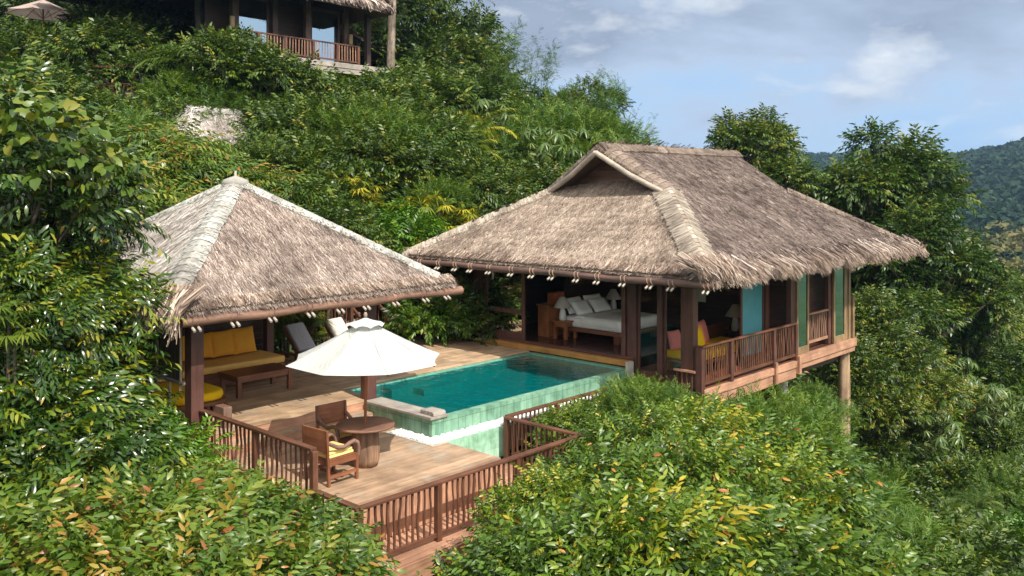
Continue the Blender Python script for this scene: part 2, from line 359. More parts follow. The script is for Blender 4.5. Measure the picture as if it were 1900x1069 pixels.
def make_ground():
    na = 300; rr = np.concatenate([np.linspace(0, 70, 90), 70 * (2600 / 70) ** (np.linspace(0, 1, 90)[1:])]); rr[0] = .01
    A = np.linspace(0, 2 * np.pi, na, endpoint=False); Rg, Ag = np.meshgrid(rr, A, indexing='ij')
    X = (Rg * np.cos(Ag)).ravel(); Y = (Rg * np.sin(Ag)).ravel(); Z = ground(X, Y)
    i, j = np.meshgrid(np.arange(len(rr) - 1), np.arange(na), indexing='ij'); i = i.ravel(); j = j.ravel(); j2 = (j + 1) % na
    F = np.stack([i * na + j, (i + 1) * na + j, (i + 1) * na + j2, i * na + j2], 1)
    m, nt, p, out = new_mat('leaf_litter_ground'); tc = N(nt, 'ShaderNodeTexCoord')
    n = N(nt, 'ShaderNodeTexNoise', Scale=.9, Detail=8.0, Roughness=.7); L(nt, tc.outputs['Object'], n.inputs['Vector'])
    n2 = N(nt, 'ShaderNodeTexNoise', Scale=.02, Detail=6.0, Roughness=.7); L(nt, tc.outputs['Object'], n2.inputs['Vector'])
    r = ramp(nt, [(.3, (.018, .03, .008)), (.5, (.04, .07, .015)), (.7, (.075, .06, .03))], n.outputs[0])
    r2 = ramp(nt, [(.35, (.55, .8, .6)), (.65, (1.2, 1.15, .9))], n2.outputs[0])
    L(nt, mix(nt, 'MULTIPLY', 1.0, r.outputs[0], r2.outputs[0]), p.inputs['Base Color']); p.inputs['Roughness'].default_value = .95
    o = link('ground', np_mesh('ground', np.stack([X, Y, Z], 1), F, None, m, True)); tag(o, 'steep green hillside under the jungle running down into the valley', kind='structure')
make_ground()

# ---------------------------------------------------------------- timber decks
def boards(mb, x0, x1, y0, y1, ztop, w=.14, gap=.007, th=.035, lens=(2.2, 3.6)):
    y = y0
    while y < y1 - .01:
        yy = min(y + w, y1); x = x0 - rnd.uniform(0, 1.5)
        while x < x1:
            xe = x + rnd.uniform(*lens); a, b = max(x, x0), min(xe, x1)
            if x1 - b < .3: b = x1; xe = x1 + 1
            if b - a > .05: mb.ab((a + .002, y + gap / 2, ztop - th), (b - .002, yy - gap / 2, ztop + rnd.uniform(-.0015, .0015)))
            x = xe
        y += w
def wobble_stick(mb, x, y, z0, z1, r=.021, t=None):
    a = rnd.uniform(0, 6.3); k = rnd.uniform(.006, .024); pts = []
    for i in range(6):
        u = i / 5; pts.append((x + k * math.sin(a + u * 5) * (u * (1 - u) * 3 + .1), y + k * math.cos(a * 1.7 + u * 4.3) * (u * (1 - u) * 3 + .1), z0 + (z1 - z0) * u))
    mb.tube(pts, [r * rnd.uniform(.85, 1.15) for _ in pts], 7, t)
def railing(parent, p, q, ztop, zbot, posts, n, zpost=None, step=None, subname='baluster', mat=RAIL, stickr=.021, topw=.12):
    """posts: fractions along p-q; bottoms of posts at zpost"""
    p = Vector((p[0], p[1], 0)); q = Vector((q[0], q[1], 0)); ax = 'x' if abs((q - p).x) > abs((q - p).y) else 'y'; Ln = (q - p).length
    zpost = zbot - .1 if zpost is None else zpost
    MB().bar((p.x, p.y, ztop - .022), (q.x, q.y, ztop - .022), topw, .045).build('top_rail', mat(ax), parent, .006)
    MB().bar((p.x, p.y, zbot + .03), (q.x, q.y, zbot + .03), .05, .07).build('bottom_rail', mat(ax), parent, .004)
    for f in posts:
        c = p.lerp(q, f); MB().ab((c.x - .05, c.y - .05, zpost), (c.x + .05, c.y + .05, ztop - .046)).build('post', mat('z'), parent, .005)
    for i in range(n):
        f = (i + .5) / n
        if any(abs(f - g) * Ln < .075 for g in posts): continue
        c = p.lerp(q, f); b = MB(); wobble_stick(b, c.x, c.y, zbot + .05, ztop - .04, stickr * rnd.uniform(.85, 1.2)); b.build('baluster', mat('z'), parent)

b = MB(); boards(b, 8.12, 11.9, 11.32, 15.08, 0.0); tag(b.build('lower_deck', DECK), 'lower sunlit timber deck carrying the round table', kind='structure')
b = MB(); boards(b, 8.12, 12.24, 15.37, 22.0, .40); boards(b, 12.26, 18.72, 16.66, 20.8, .40); tag(b.build('upper_deck', DECK_UP), 'upper timber deck running from the pavilion along the pool', kind='structure')
b = MB(); boards(b, 8.12, 12.24, 15.05, 15.40, .20); tag(b.build('deck_step', DECK), 'long timber step between the two deck levels', kind='structure')
b = MB(); b.ab((8.12, 15.385, .0), (12.24, 15.40, .36)); b.ab((8.12, 15.06, -.1), (12.24, 15.075, .16)); b.ab((12.24, 15.37, 0), (12.26, 16.6, .36)); b.ab((11.9, 15.05, .0), (11.92, 15.37, .18)); tag(b.build('step_riser', FASC('x')), 'timber risers closing the steps of the deck', kind='structure')
b = MB()
x = 8.12
while x < 11.88: b.ab((x, 11.29, -.70), (min(x + .135, 11.9), 11.318, -.038)); x += .142
y = 11.33
while y < 12.8: b.ab((11.902, y, -.70), (11.925, y + .135, -.01)); y += .142
y = 11.33
while y < 15.2: b.ab((8.09, y, -.70), (8.118, y + .135, -.03)); y += .142
tag(b.build('deck_fascia', FASC('z')), 'upright plank fascia under the edge of the lower deck', kind='structure')
b = MB(); boards(b, 7.9, 13.55, 10.30, 11.28, -.70); boards(b, 11.93, 13.55, 11.3, 12.74, -.70); b.ab((7.9, 10.26, -1.02), (13.55, 10.295, -.72)); b.ab((7.865, 10.26, -1.02), (7.898, 12.0, -.72))
tag(b.build('lower_walkway', FASC('x')), 'narrow timber walkway below the deck edge behind the railing', kind='structure')
b = MB()
for x in (8.3, 9.9, 11.6, 13.3):
    for y in (10.6, 12.4, 14.4): b.ab((x - .07, y - .07, -5.5), (x + .07, y + .07, -.75))
b.ab((8.2, 11.5, -.9), (11.8, 15, -.72)); tag(b.build('deck_substructure', DARK('z')), 'dark posts and joists carrying the lower deck', kind='structure')

rl = thing('deck_railing', 'reddish brown stick railing running from the pavilion post along the lower deck', 'railing', (8.1, 13.5, 0), world=True)
railing(rl, (8.1, 11.75), (8.1, 15.30), .91, .05, [0, .48, .97], 25, -.35)
rl = thing('deck_railing', 'reddish brown stick railing wrapping the low walkway in front of the lower deck', 'railing', (10.8, 10.6, -.7), world=True)
railing(rl, (8.1, 10.6), (8.1, 11.70), .26, -.63, [], 8)
railing(rl, (8.1, 10.6), (13.40, 10.6), .262, -.63, [0, .30, .655, 1], 43, -.78)
railing(rl, (13.40, 10.6), (13.40, 12.60), .26, -.63, [.98], 15, -.78)
rl = thing('deck_railing', 'dark stick railing beside the white pebbles along the long pool wall', 'railing', (16, 12.6, -.7), world=True)
railing(rl, (13.47, 12.62), (18.9, 12.62), .262, -.63, [.3, .62, 1], 40, -.78)
b = MB(); b.bar((7.75, 15.15, .16), (7.75, 16.45, .16), .2, .06); b.bar((7.78, 15.15, -.05), (7.78, 16.4, -.05), .09, .32); b.ab((7.68, 15.12, -1.6), (7.84, 15.28, .12))
tag(b.build('side_bench', RAIL('y'), None, .006), 'short reddish timber ledge jutting beside the pavilion corner post above the shrubs', 'ledge')

# ---------------------------------------------------------------- pool
def tilemat(name, c1, c2, c3, scale=1.0, soft=.0):
    m, nt, p, out = new_mat(name); tc = N(nt, 'ShaderNodeTexCoord'); ge = nt.nodes.new('ShaderNodeNewGeometry')
    sp = N(nt, 'ShaderNodeSeparateXYZ'); L(nt, ge.outputs['Position'], sp.inputs[0]); cb = N(nt, 'ShaderNodeCombineXYZ')
    L(nt, math_(nt, 'ADD', sp.outputs[0], sp.outputs[1]), cb.inputs[0]); L(nt, sp.outputs[2], cb.inputs[1])
    br = nt.nodes.new('ShaderNodeTexBrick'); br.offset = .0; L(nt, cb.outputs[0], br.inputs[0]); br.inputs['Scale'].default_value = 1.0
    br.inputs['Brick Width'].default_value = .21 * scale; br.inputs['Row Height'].default_value = .27 * scale; br.inputs['Mortar Size'].default_value = .007; br.inputs['Mortar Smooth'].default_value = .6
    br.inputs['Color1'].default_value = (*c1, 1); br.inputs['Color2'].default_value = (*c2, 1); br.inputs['Mortar'].default_value = (*c3, 1)
    n = N(nt, 'ShaderNodeTexNoise', Scale=2.6, Detail=7.0, Roughness=.7); L(nt, tc.outputs['Object'], n.inputs['Vector'])
    mp = N(nt, 'ShaderNodeMapping'); mp.inputs['Scale'].default_value = (9, 9, 1.6); L(nt, tc.outputs['Object'], mp.inputs[0]); n2 = N(nt, 'ShaderNodeTexNoise', Scale=1.0, Detail=5.0); L(nt, mp.outputs[0], n2.inputs['Vector'])
    st = ramp(nt, [(.36, tuple(a + (1 - a) * soft for a in (.62, .70, .62))), (.56, (1.05, 1.05, 1.05))], n.outputs[0]); s2 = ramp(nt, [(.38, tuple(a + (1 - a) * soft for a in (.76, .82, .76))), (.55, (1.04, 1.04, 1.04))], n2.outputs[0])
    L(nt, mix(nt, 'MULTIPLY', 1.0, mix(nt, 'MULTIPLY', 1.0, br.outputs[0], st.outputs[0]), s2.outputs[0]), p.inputs['Base Color']); p.inputs['Roughness'].default_value = .45
    return m
TILE = tilemat('green_stone_tile', (.15, .30, .22), (.23, .40, .29), (.07, .15, .11)); TILEP = tilemat('mint_stone_tile', (.31, .55, .41), (.39, .63, .48), (.28, .46, .36), 1.5)
TILEIN = tilemat('pool_lining_tile', (.20, .50, .42), (.21, .52, .44), (.13, .38, .32), 1.3, .75)
pool = thing('swimming_pool', 'green stone infinity pool raised above the lower deck', 'swimming pool', (15.2, 15, -1), world=True)
b = MB(); b.ab((12.1, 13.3, -.2), (18.7, 16.6, .08)); b.ab((12.29, 13.391, .085), (12.302, 16.5, .335)); b.ab((12.302, 13.391, .085), (18.55, 13.40, .335)); b.ab((12.302, 16.49, .085), (18.55, 16.50, .36)); b.ab((18.545, 13.4, .085), (18.555, 16.49, .36))
b.build('basin_lining', TILEIN, pool)
b = MB(); b.ab((11.9, 13.2, -.72), (18.75, 13.39, .352)); b.build('pool_wall', TILE, pool); b = MB(); b.ab((11.9, 13.392, -.3), (12.288, 15.36, .36)); b.build('pool_wall', TILE, pool)
b = MB(); b.ab((12.27, 16.502, -.6), (18.75, 16.655, .362)); b.build('pool_wall', TILE, pool); b = MB(); b.ab((18.557, 13.2, -.8), (18.74, 16.5, .372)); b.build('pool_wall', TILE, pool)
b = MB(); b.ab((11.84, 13.16, .362), (12.31, 15.30, .42)); b.build('coping', GREYW('y'), pool, .012)
b = MB(); b.ab((13.95, 15.75, .085), (15.2, 16.489, .22)); b.ab((13.3, 16.15, .085), (15.7, 16.487, .29)) ; b.build('pool_bench', TILEIN, pool)
b = MB(); b.ab((18.50, 13.12, .0), (18.75, 13.198, .56)); b.build('end_block', CONC, pool)
WATER = glassmat('pool_water', (.05, .50, .55), 1.25, 1.33, .45, 4.2)
b = MB(); b.add([(12.302, 13.395, .345), (18.545, 13.395, .345), (18.545, 16.49, .345), (12.302, 16.49, .345)], [(0, 1, 2, 3)]); tag(b.build('water', WATER), 'still teal water filling the pool', kind='structure')
b = MB()
for i, (x0, x1, y0, y1) in enumerate(((11.95, 12.22, 13.22, 13.62),)):
    for k in range(4): b.ab((x0 + .0, y0 + k * .1, .422), (x1 + .05, y0 + k * .1 + .085, .50))
    b.ab((x0 - .03, y0 - .05, .422), (x0 + .3, y0 - .003, .49))
tag(b.build('spout_block', GREYW('x'), None, .008), 'small weathered slatted wooden block on the pool coping corner', 'wooden block')
kb = MB(); kb.ab((11.50, 12.76, -.3), (11.56, 14.2, .012)); kb.ab((11.56, 14.14, -.3), (11.9, 14.2, .012)); kb.ab((11.56, 12.76, -.3), (11.925, 12.83, .012)); kb.ab((11.56, 12.832, -.3), (11.89, 14.138, -.05))
tag(kb.build('pebble_trough_kerb', CONC), 'pale concrete kerb round the pebble trough', kind='structure')
b = MB(); b.ab((11.93, 12.76, -.62), (13.52, 12.83, .0)); b.ab((11.93, 12.832, -.6), (13.52, 13.198, -.05))
rb_ = MB(); rb_.ab((13.525, 12.70, -.5), (18.7, 12.83, .0)); rb_.ab((13.525, 12.832, -.5), (18.7, 13.198, -.05)); tag(rb_.build('trough_curb', DARK('x')), 'dark timber edge holding the pebble trough along the pool', kind='structure')
tag(b.build('retaining_wall', TILEP), 'pale mint tiled retaining wall below the line of white pebbles', 'wall')
def pebbles():
    g = np.random.default_rng(3); n = 8000; k = g.random(n)
    side = g.random(n) < .13; x = np.where(side, g.uniform(11.58, 11.88, n), g.uniform(11.6, 18.6, n)); y = np.where(side, g.uniform(12.98, 14.12, n), g.uniform(12.84, 13.19, n)); z = g.uniform(-.045, .02, n)
    base = np.array([(1, 0, 0), (-1, 0, 0), (0, 1, 0), (0, -1, 0), (0, 0, 1), (0, 0, -1)] + [(sx * .6, sy * .6, sz * .6) for sx in (1, -1) for sy in (1, -1) for sz in (1, -1)], float)
    quads = []
    ax = {(0, 1): 0, (0, -1): 1, (1, 1): 2, (1, -1): 3, (2, 1): 4, (2, -1): 5}
    cidx = lambda sx, sy, sz: 6 + (0 if sx > 0 else 4) + (0 if sy > 0 else 2) + (0 if sz > 0 else 1)
    for sx in (1, -1):
        for sy in (1, -1):
            for sz in (1, -1):
                c = cidx(sx, sy, sz); X, Y, Z = ax[(0, sx)], ax[(1, sy)], ax[(2, sz)]
                for q in ((X, c, Y), (Y, c, Z), (Z, c, X)): quads.append(q if sx * sy * sz > 0 else q[::-1])
    F = np.array([(q[0], q[1], q[2]) for q in quads])
    s = g.uniform(.018, .034, (n, 1, 1)) * g.uniform(.7, 1.2, (n, 1, 3)); V = base[None] * s; a = g.uniform(0, 6.3, n); ca, sa = np.cos(a)[:, None], np.sin(a)[:, None]
    V = np.stack([V[..., 0] * ca - V[..., 1] * sa + x[:, None], V[..., 0] * sa + V[..., 1] * ca + y[:, None], V[..., 2] + z[:, None]], -1)
    FF = (F[None] + (np.arange(n) * 14)[:, None, None]).reshape(-1, 3); T = np.repeat(g.random(n), len(F))
    m, nt, p, out = new_mat('white_pebble'); r = ramp(nt, [(0, (.50, .48, .44)), (.3, (.72, .71, .68)), (1, (.84, .83, .80))], attr(nt)); L(nt, r.outputs[0], p.inputs['Base Color']); p.inputs['Roughness'].default_value = .6
    o = link('white_pebbles', np_mesh('white_pebbles', V.reshape(-1, 3), FF, T, m, True)); tag(o, 'band of white pebbles lying in the trough along the pool wall', kind='stuff')
pebbles()

# ---------------------------------------------------------------- thatched roofs
def thatch(name, tris, down, n, mat, parent, w=.035, l=.5, seed=1, spread=.16, lift=(.02, .07), tip=.09):
    g = np.random.default_rng(seed); T3 = np.array(tris, float); a = T3[:, 1] - T3[:, 0]; c = T3[:, 2] - T3[:, 0]
    nr = np.cross(a, c); ar = np.linalg.norm(nr, axis=1) / 2; nn = nr[0] / np.linalg.norm(nr[0]); nn = nn * np.sign(nn[2])
    k = g.choice(len(tris), n, p=ar / ar.sum()); u, v = g.random(n), g.random(n); f = u + v > 1; u[f] = 1 - u[f]; v[f] = 1 - v[f]
    P = T3[k, 0] + a[k] * u[:, None] + c[k] * v[:, None]
    down = np.array(down, float); down /= np.linalg.norm(down); S = np.cross(down, nn)
    # courses: pull starts to rows so the overlaps read as layers
    h = P @ down; row = .30; P = P - down[None] * (((h % row) - row * .5) * .18)[:, None]
    th = g.normal(0, spread, n); D = down[None] * np.cos(th)[:, None] + S[None] * np.sin(th)[:, None]; W = np.cross(D, nn); ln = l * g.uniform(.6, 1.25, n); ww = w * g.uniform(.6, 1.4, n)
    tw = g.normal(0, .35, n); Wt = W * np.cos(tw)[:, None] + nn[None] * np.sin(tw)[:, None]
    A = P - D * (ln * .5)[:, None] + nn * g.uniform(*lift, n)[:, None]; B = P + D * (ln * .5)[:, None] + nn * (g.uniform(.02, 1, n) * tip)[:, None]
    V = np.stack([A - Wt * ww[:, None] / 2, A + Wt * ww[:, None] / 2, B + Wt * ww[:, None] * .22, B - Wt * ww[:, None] * .22], 1)
    off = np.array(offset_of(parent)); F = np.arange(4 * n).reshape(n, 4)
    cl = .5 + .5 * np.sin(P[:, 0] * 7.1 + 2 * np.sin(P[:, 1] * 5.3)) * np.sin(P[:, 1] * 6.3 + P[:, 2] * 9 + 2 * np.sin(P[:, 0] * 4.1)); T = np.clip(g.random(n) * .8 + cl * .2, 0, 1)
    return link(name, np_mesh(name, V.reshape(-1, 3) - off, F, T, mat), parent)
def fringe(name, p, q, down, n, mat, parent, over=(.05, .3), w=.035, up=.35, seed=2, droop=.6, fan=.25, lift=.06):
    g = np.random.default_rng(seed); p = np.array(p, float); q = np.array(q, float); e = (q - p); Ln = np.linalg.norm(e); e /= Ln
    down = np.array(down, float); down /= np.linalg.norm(down); nn = np.cross(e, down); nn *= np.sign(nn[2])
    s = g.random(n) * Ln; P = p + e * s[:, None]; o = g.uniform(*over, n) * (.75 + .35 * np.sin(s * 2.1 + seed) * np.sin(s * 5.3)); th = g.normal(0, fan, n)
    D = down * np.cos(th)[:, None] + e * np.sin(th)[:, None]; W = np.cross(D, nn); tw = g.normal(0, .6, n); W = W * np.cos(tw)[:, None] + nn * np.sin(tw)[:, None]
    hh = g.uniform(0, lift, n)[:, None] * nn; A = P - D * (up * g.uniform(.5, 1, n))[:, None] + hh + nn * .02; B = P + hh + nn * g.uniform(-.08, .05, n)[:, None]
    D2 = D + np.array([0, 0, -1]) * (droop * g.uniform(.3, 1.3, n))[:, None]; D2 /= np.linalg.norm(D2, axis=1)[:, None]; Ct = B + D2 * o[:, None]
    ww = w * g.uniform(.6, 1.3, n)[:, None] / 2
    V = np.stack([A - W * ww, A + W * ww, B + W * ww, B - W * ww, Ct + W * ww * .35, Ct - W * ww * .35], 1); b0 = (np.arange(n) * 6)[:, None]
    F = np.concatenate([b0 + np.array([[0, 1, 2, 3]]), b0 + np.array([[3, 2, 4, 5]])]); T = g.random(n); off = np.array(offset_of(parent))
    return link(name, np_mesh(name, V.reshape(-1, 3) - off, F, np.concatenate([T, T]), mat), parent)
def ridge_cap(name, top, bot, na, nb, mat, parent, width=.32, seg=.22, seed=1, rise=.11, wa=None):
    """overlapping arched strips along a hip or ridge from top to bot; na, nb are the normals of the two slopes"""
    g = random.Random(seed); top = Vector(top); bot = Vector(bot); h = (bot - top); Ln = h.length; h.normalize(); na = Vector(na).normalized(); nb = Vector(nb).normalized(); up = (na + nb).normalized()
    sa = h.cross(na).normalized(); sa = sa if sa.dot(nb) < 0 else -sa
    sb = h.cross(nb).normalized(); sb = sb if sb.dot(na) < 0 else -sb
    m = max(2, int(Ln / seg)); b = MB()
    wa = wa or width
    for i in range(m):
        a = top + h * (Ln * i / m - .02); c = top + h * (Ln * (i + 1) / m + .06); t = g.random(); vs = []
        for P_, lf in ((a, 0.0), (c, .03)):
            w1 = wa * g.uniform(.93, 1.07); w2 = width * g.uniform(.93, 1.07)
            vs += [P_ + sa * w1 + na * (.05 + lf), P_ + sa * w1 * .5 + na * (.085 + lf), P_ + sa * w1 * .12 + up * (rise + lf), P_ + sb * w2 * .12 + up * (rise + lf), P_ + sb * w2 * .5 + nb * (.085 + lf), P_ + sb * w2 + nb * (.05 + lf)]
        vs += [vs[6] - na * .09, vs[11] - nb * .09, vs[0] - na * .09, vs[5] - nb * .09]
        fs = [(k, k + 1, k + 7, k + 6) for k in range(5)] + [(6, 7, 8, 9, 10, 11, 13, 12), (0, 6, 12, 14), (5, 15, 13, 11)]
        b.add(vs, fs, t)
    o = b.build(name, mat, parent); n = int(Ln * 150); gg = np.random.default_rng(seed)
    # loose strands laid across the strips
    s = gg.random(n) * Ln; sd = np.where(gg.random(n) < .5, 1, -1); T_ = np.array(top); H = np.array(h); U = np.array(up); SA = np.array(sa); SB = np.array(sb); NA = np.array(na); NB = np.array(nb)
    S = np.where(sd[:, None] > 0, SA, SB); NN = np.where(sd[:, None] > 0, NA, NB); w_ = np.where(sd > 0, wa, width)
    A = T_ + H * s[:, None] + S * (w_ * .15)[:, None] + U * (rise + .03); B = T_ + H * (s + gg.normal(.05, .06, n))[:, None] + S * (w_ * gg.uniform(.6, 1.12, n))[:, None] + NN * gg.uniform(.06, .12, n)[:, None]
    ww = H * .012; V = np.stack([A - ww, A + ww, B + ww, B - ww], 1).reshape(-1, 3) - np.array(offset_of(parent)); me = np_mesh('strand', V, np.arange(4 * n).reshape(n, 4), gg.random(n), mat)
    o2 = link('cap_strands', me, parent)
    return o
RAFEND = plain('grey_bamboo_end', (.36, .32, .27), .8)
def bounce_soffit(parent, tops, faces, mat, dz):
    b = MB(); b.add([(t[0], t[1], t[2] - dz) for t in tops], [f[::-1] for f in faces], .5); o = b.build('bounce_ceiling', mat, parent); m = o.modifiers.new('thick', 'SOLIDIFY'); m.thickness = .012; return o
BOUNCE_LINING = plain('pale_bounce_lining', (.74, .64, .50), .8, .12, 5.0)  # added pale lining under the roofs, bouncing light into the rooms
def eave_beam(parent, p, q, r, ties, inward, slope, pole_r=.024, mat=None, inl=.9, dz=-.10):
    """round log along an eave with rope ties, and pairs of bamboo rafters whose pale ends poke out under it"""
    p = Vector(p); q = Vector(q); pts = [p.lerp(q, i / 8) + Vector((0, 0, .022 * math.sin(i * 2.3))) for i in range(9)]
    bm = MB().tube(pts, [r * (1 + .10 * math.sin(i * 1.7) + .05 * math.sin(i * 4.1)) for i in range(9)], 12).build('eave_beam', mat or LOG('x' if abs((q - p).x) > abs((q - p).y) else 'y'), parent)
    e = (q - p).normalized(); inward = Vector(inward)
    for i in range(ties):
        c = p.lerp(q, (i + .35 + rnd.uniform(-.13, .13)) / ties)
        for s in (-.055, .055):
            k = c + e * s; ring = []
            for j in range(9):
                a = 2 * math.pi * j / 8; ring.append(k + (inward * math.cos(a) + Vector((0, 0, 1)) * math.sin(a)) * (r + .008) + e * (.03 * math.sin(a)))
            MB().tube(ring, .011, 5, caps=False).build('rope_tie', ROPE if dz < -.105 else LOG('z'), bm)
            a = k + Vector((0, 0, dz)) - inward * .07; z = k + Vector((0, 0, dz)) + inward * inl + Vector((0, 0, inl * slope))
            rf = MB().tube([a, z], pole_r, 8).build('rafter', BAMBOO, parent)
            MB().tube([a - (z - a).normalized() * .10, a - (z - a).normalized() * .002], pole_r * 1.12, 8).build('rafter_end', RAFEND, rf)
def hip_underlay(parent, tops, faces, mat, th=.16):
    n = len(tops); b = MB(); vs = [tuple(t) for t in tops] + [(t[0], t[1], t[2] - th) for t in tops]; fs = []; ed = {}
    for f in faces:
        fs.append(f); fs.append([i + n for i in f][::-1])
        for i in range(len(f)):
            k = (f[i], f[(i + 1) % len(f)]); ed[k] = 1
    for (i, j) in ed:
        if (j, i) not in ed: fs.append((j, i, i + n, j + n))
    b.add(vs, fs, .5); return b.build('roof', mat, parent)
THATCH_BASE = thatchmat('thatch_underlay', [(0, (.10, .075, .055)), (1, (.14, .10, .075))])
TH_A = thatchmat('tan_thatch', [(0, (0.062, 0.043, 0.034)), (.2, (0.230, 0.171, 0.133)), (.6, (0.368, 0.293, 0.232)), (.88, (0.502, 0.419, 0.343)), (1, (0.644, 0.569, 0.494))])
TH_B = thatchmat('brown_thatch', [(0, (0.043, 0.029, 0.025)), (.3, (0.124, 0.091, 0.078)), (.65, (0.228, 0.177, 0.153)), (.9, (0.367, 0.300, 0.262)), (1, (0.586, 0.512, 0.455))])
TH_C = thatchmat('grey_brown_thatch', [(0, (0.051, 0.036, 0.029)), (.25, (0.174, 0.125, 0.103)), (.55, (0.317, 0.247, 0.210)), (.85, (0.513, 0.437, 0.378)), (1, (0.752, 0.679, 0.613))])
TH_D = thatchmat('pale_thatch', [(0, (0.125, 0.094, 0.079)), (.2, (0.288, 0.245, 0.215)), (.5, (0.439, 0.403, 0.367)), (.85, (0.577, 0.553, 0.517)), (1, (0.699, 0.687, 0.663))])
TH_F = thatchmat('fringe_thatch', [(0, (0.087, 0.058, 0.044)), (.3, (0.233, 0.165, 0.126)), (.7, (0.390, 0.295, 0.233)), (1, (0.618, 0.520, 0.437))])
CAP_W = thatchmat('pale_ridge_strips', [(0, (0.297, 0.283, 0.257)), (.5, (0.408, 0.401, 0.368)), (1, (0.511, 0.511, 0.478))])
CAP_T = thatchmat('tan_ridge_strips', [(0, (0.275, 0.222, 0.175)), (.5, (0.386, 0.327, 0.262)), (1, (0.518, 0.465, 0.394))])
CAP_B = thatchmat('brown_ridge_strips', [(0, (0.157, 0.117, 0.092)), (.5, (0.229, 0.177, 0.143)), (1, (0.302, 0.240, 0.198))])
# ---------------------------------------------------------------- pavilion
pav = thing('pavilion', 'open thatched pavilion with a pyramid roof sheltering the yellow daybed', 'pavilion', (10.2, 17.8, .4), world=True)
for (x, y, s) in ((8.03, 15.45, .25), (12.07, 15.45, .25), (12.32, 19.85, .2), (8.03, 20.1, .2)):
    MB().ab((x - s / 2, y - s / 2, -.5 if y < 16 and x < 9 else .3), (x + s / 2, y + s / 2, 2.78)).build('post', POST('z'), pav, .008)
MB().ab((7.9, 15.39, 2.62), (12.2, 15.51, 2.8)).build('tie_beam', DARK('x'), pav); MB().ab((7.97, 15.6, 2.62), (8.09, 20, 2.8)).build('tie_beam', DARK('y'), pav); MB().ab((12.0, 15.6, 2.62), (12.12, 19.8, 2.8)).build('tie_beam', DARK('y'), pav)
ez = 2.80; AP = V3(10.42, 18.15, 5.16); C4 = [V3(6.95, 14.62, ez), V3(13.95, 14.66, ez), V3(13.95, 21.7, ez), V3(6.95, 21.7, ez)]
roof = hip_underlay(pav, C4 + [AP], [(0, 1, 4), (1, 2, 4), (2, 3, 4), (3, 0, 4)], THATCH_BASE); bounce_soffit(pav, [AP + (c - AP) * .9 for c in C4] + [AP], [(0, 1, 4), (1, 2, 4), (2, 3, 4), (3, 0, 4)], BOUNCE_LINING, .24)
def dn(a, b, ap):
    e = (b - a) / np.linalg.norm(b - a); d = (a - ap) - e * np.dot(a - ap, e); return d / np.linalg.norm(d)
def nrm(a, b, c):
    n = np.cross(b - a, c - a); n /= np.linalg.norm(n); return n * np.sign(n[2])
PN = [nrm(C4[i], C4[(i + 1) % 4], AP) for i in range(4)]
for i, (n, m) in enumerate(((32000, TH_C), (3500, TH_C), (3500, TH_C), (28000, TH_D))):
    a, c = C4[i], C4[(i + 1) % 4]; d = dn(a, c, AP); thatch('thatch_slope', [(a, c, AP)], d, n, m, roof, .0135, .27, 11 + i, .19, (.012, .035), .042)
    fringe('eave_fringe', a, c, d, (8000, 500, 500, 7000)[i], TH_F, roof, ((-.06, .04), (.05, .4), (.05, .4), (.1, .5))[i], .012, .34, 21 + i, .3)
for i in range(4): ridge_cap('ridge_cap', AP - (AP - C4[i]) / np.linalg.norm(AP - C4[i]) * .12, C4[i] + (AP - C4[i]) * .09, PN[i], PN[(i - 1) % 4], CAP_W, roof, .23, .24, 31 + i, .07)
cdir = C4[0] - AP; cdir /= np.linalg.norm(cdir); eS = V3(.707, -.707, 0)
fringe('corner_tuft', C4[0] - eS * .34 - cdir * .1, C4[0] + eS * .34 - cdir * .1, cdir, 700, TH_F, roof, (.2, .72), .03, .8, 41, .55, .22, .16)
b = MB(); b.lathe([(.34, -.14), (.26, .0), (.1, .06), (.03, .08), (.022, .2)], (AP[0], AP[1], AP[2] + .03), 14); b.build('finial', CAP_W, roof)
eave_beam(pav, (7.35, 14.62, 2.66), (14.1, 14.66, 2.665), .088, 9, (0, 1, 0), .62, dz=-.1, mat=LOG('x'))
eave_beam(pav, (7.02, 14.9, 2.66), (7.02, 21.4, 2.66), .06, 5, (1, 0, 0), .62, dz=-.09)
for (y0, y1) in ((15.62, 16.52), (16.62, 17.62)):
    bl = MB()
    y = y0
    while y < y1: bl.ab((7.86, y, 1.42), (7.885, y + .034, 2.55)); y += .037
    o = bl.build('bamboo_blind', BAMBOO, pav)
    for yy in (y0 - .02, y1 + .01): MB().tube([(7.84, yy, 1.25), (7.84, yy, 2.6)], .024, 8).build('blind_pole', BAMPALE, o)
    MB().tube([(7.84, y0 - .14, 1.40), (7.84, y1 + .16, 1.40)], .035, 8).build('blind_pole', GREYW('y'), o)
MB().tube([(7.86, 16.05, .35), (7.85, 16.05, 1.38)], .028, 8).build('bamboo_prop', BAMPALE, pav)
MB().tube([(7.86, 17.3, .2), (7.85, 17.3, 1.38)], .028, 8).build('bamboo_prop', BAMBOO, pav)
bw = MB(); z = .4
while z < 2.6: bw.ab((7.95, 20.16, z), (12.4, 20.2, z + .145)); z += .15
bwo = bw.build('back_wall', DARK('x'), pav)
wn = MB()
for i in range(2):
    for j in range(2): wn.ab((11.93 + i * .13, 20.14, 1.72 + j * .11), (12.04 + i * .13, 20.158, 1.80 + j * .11))
wn.build('lattice_light_square', plain('painted_daylight', (.6, .6, .55)), bwo)  # solid pale squares, daylight through the wall put into their colour
MB().ab((8.66, 15.52, .40), (8.84, 15.86, .80)).build('stub_post', wood((.16, .09, .06), (.30, .19, .14), 'z'), pav, .01)

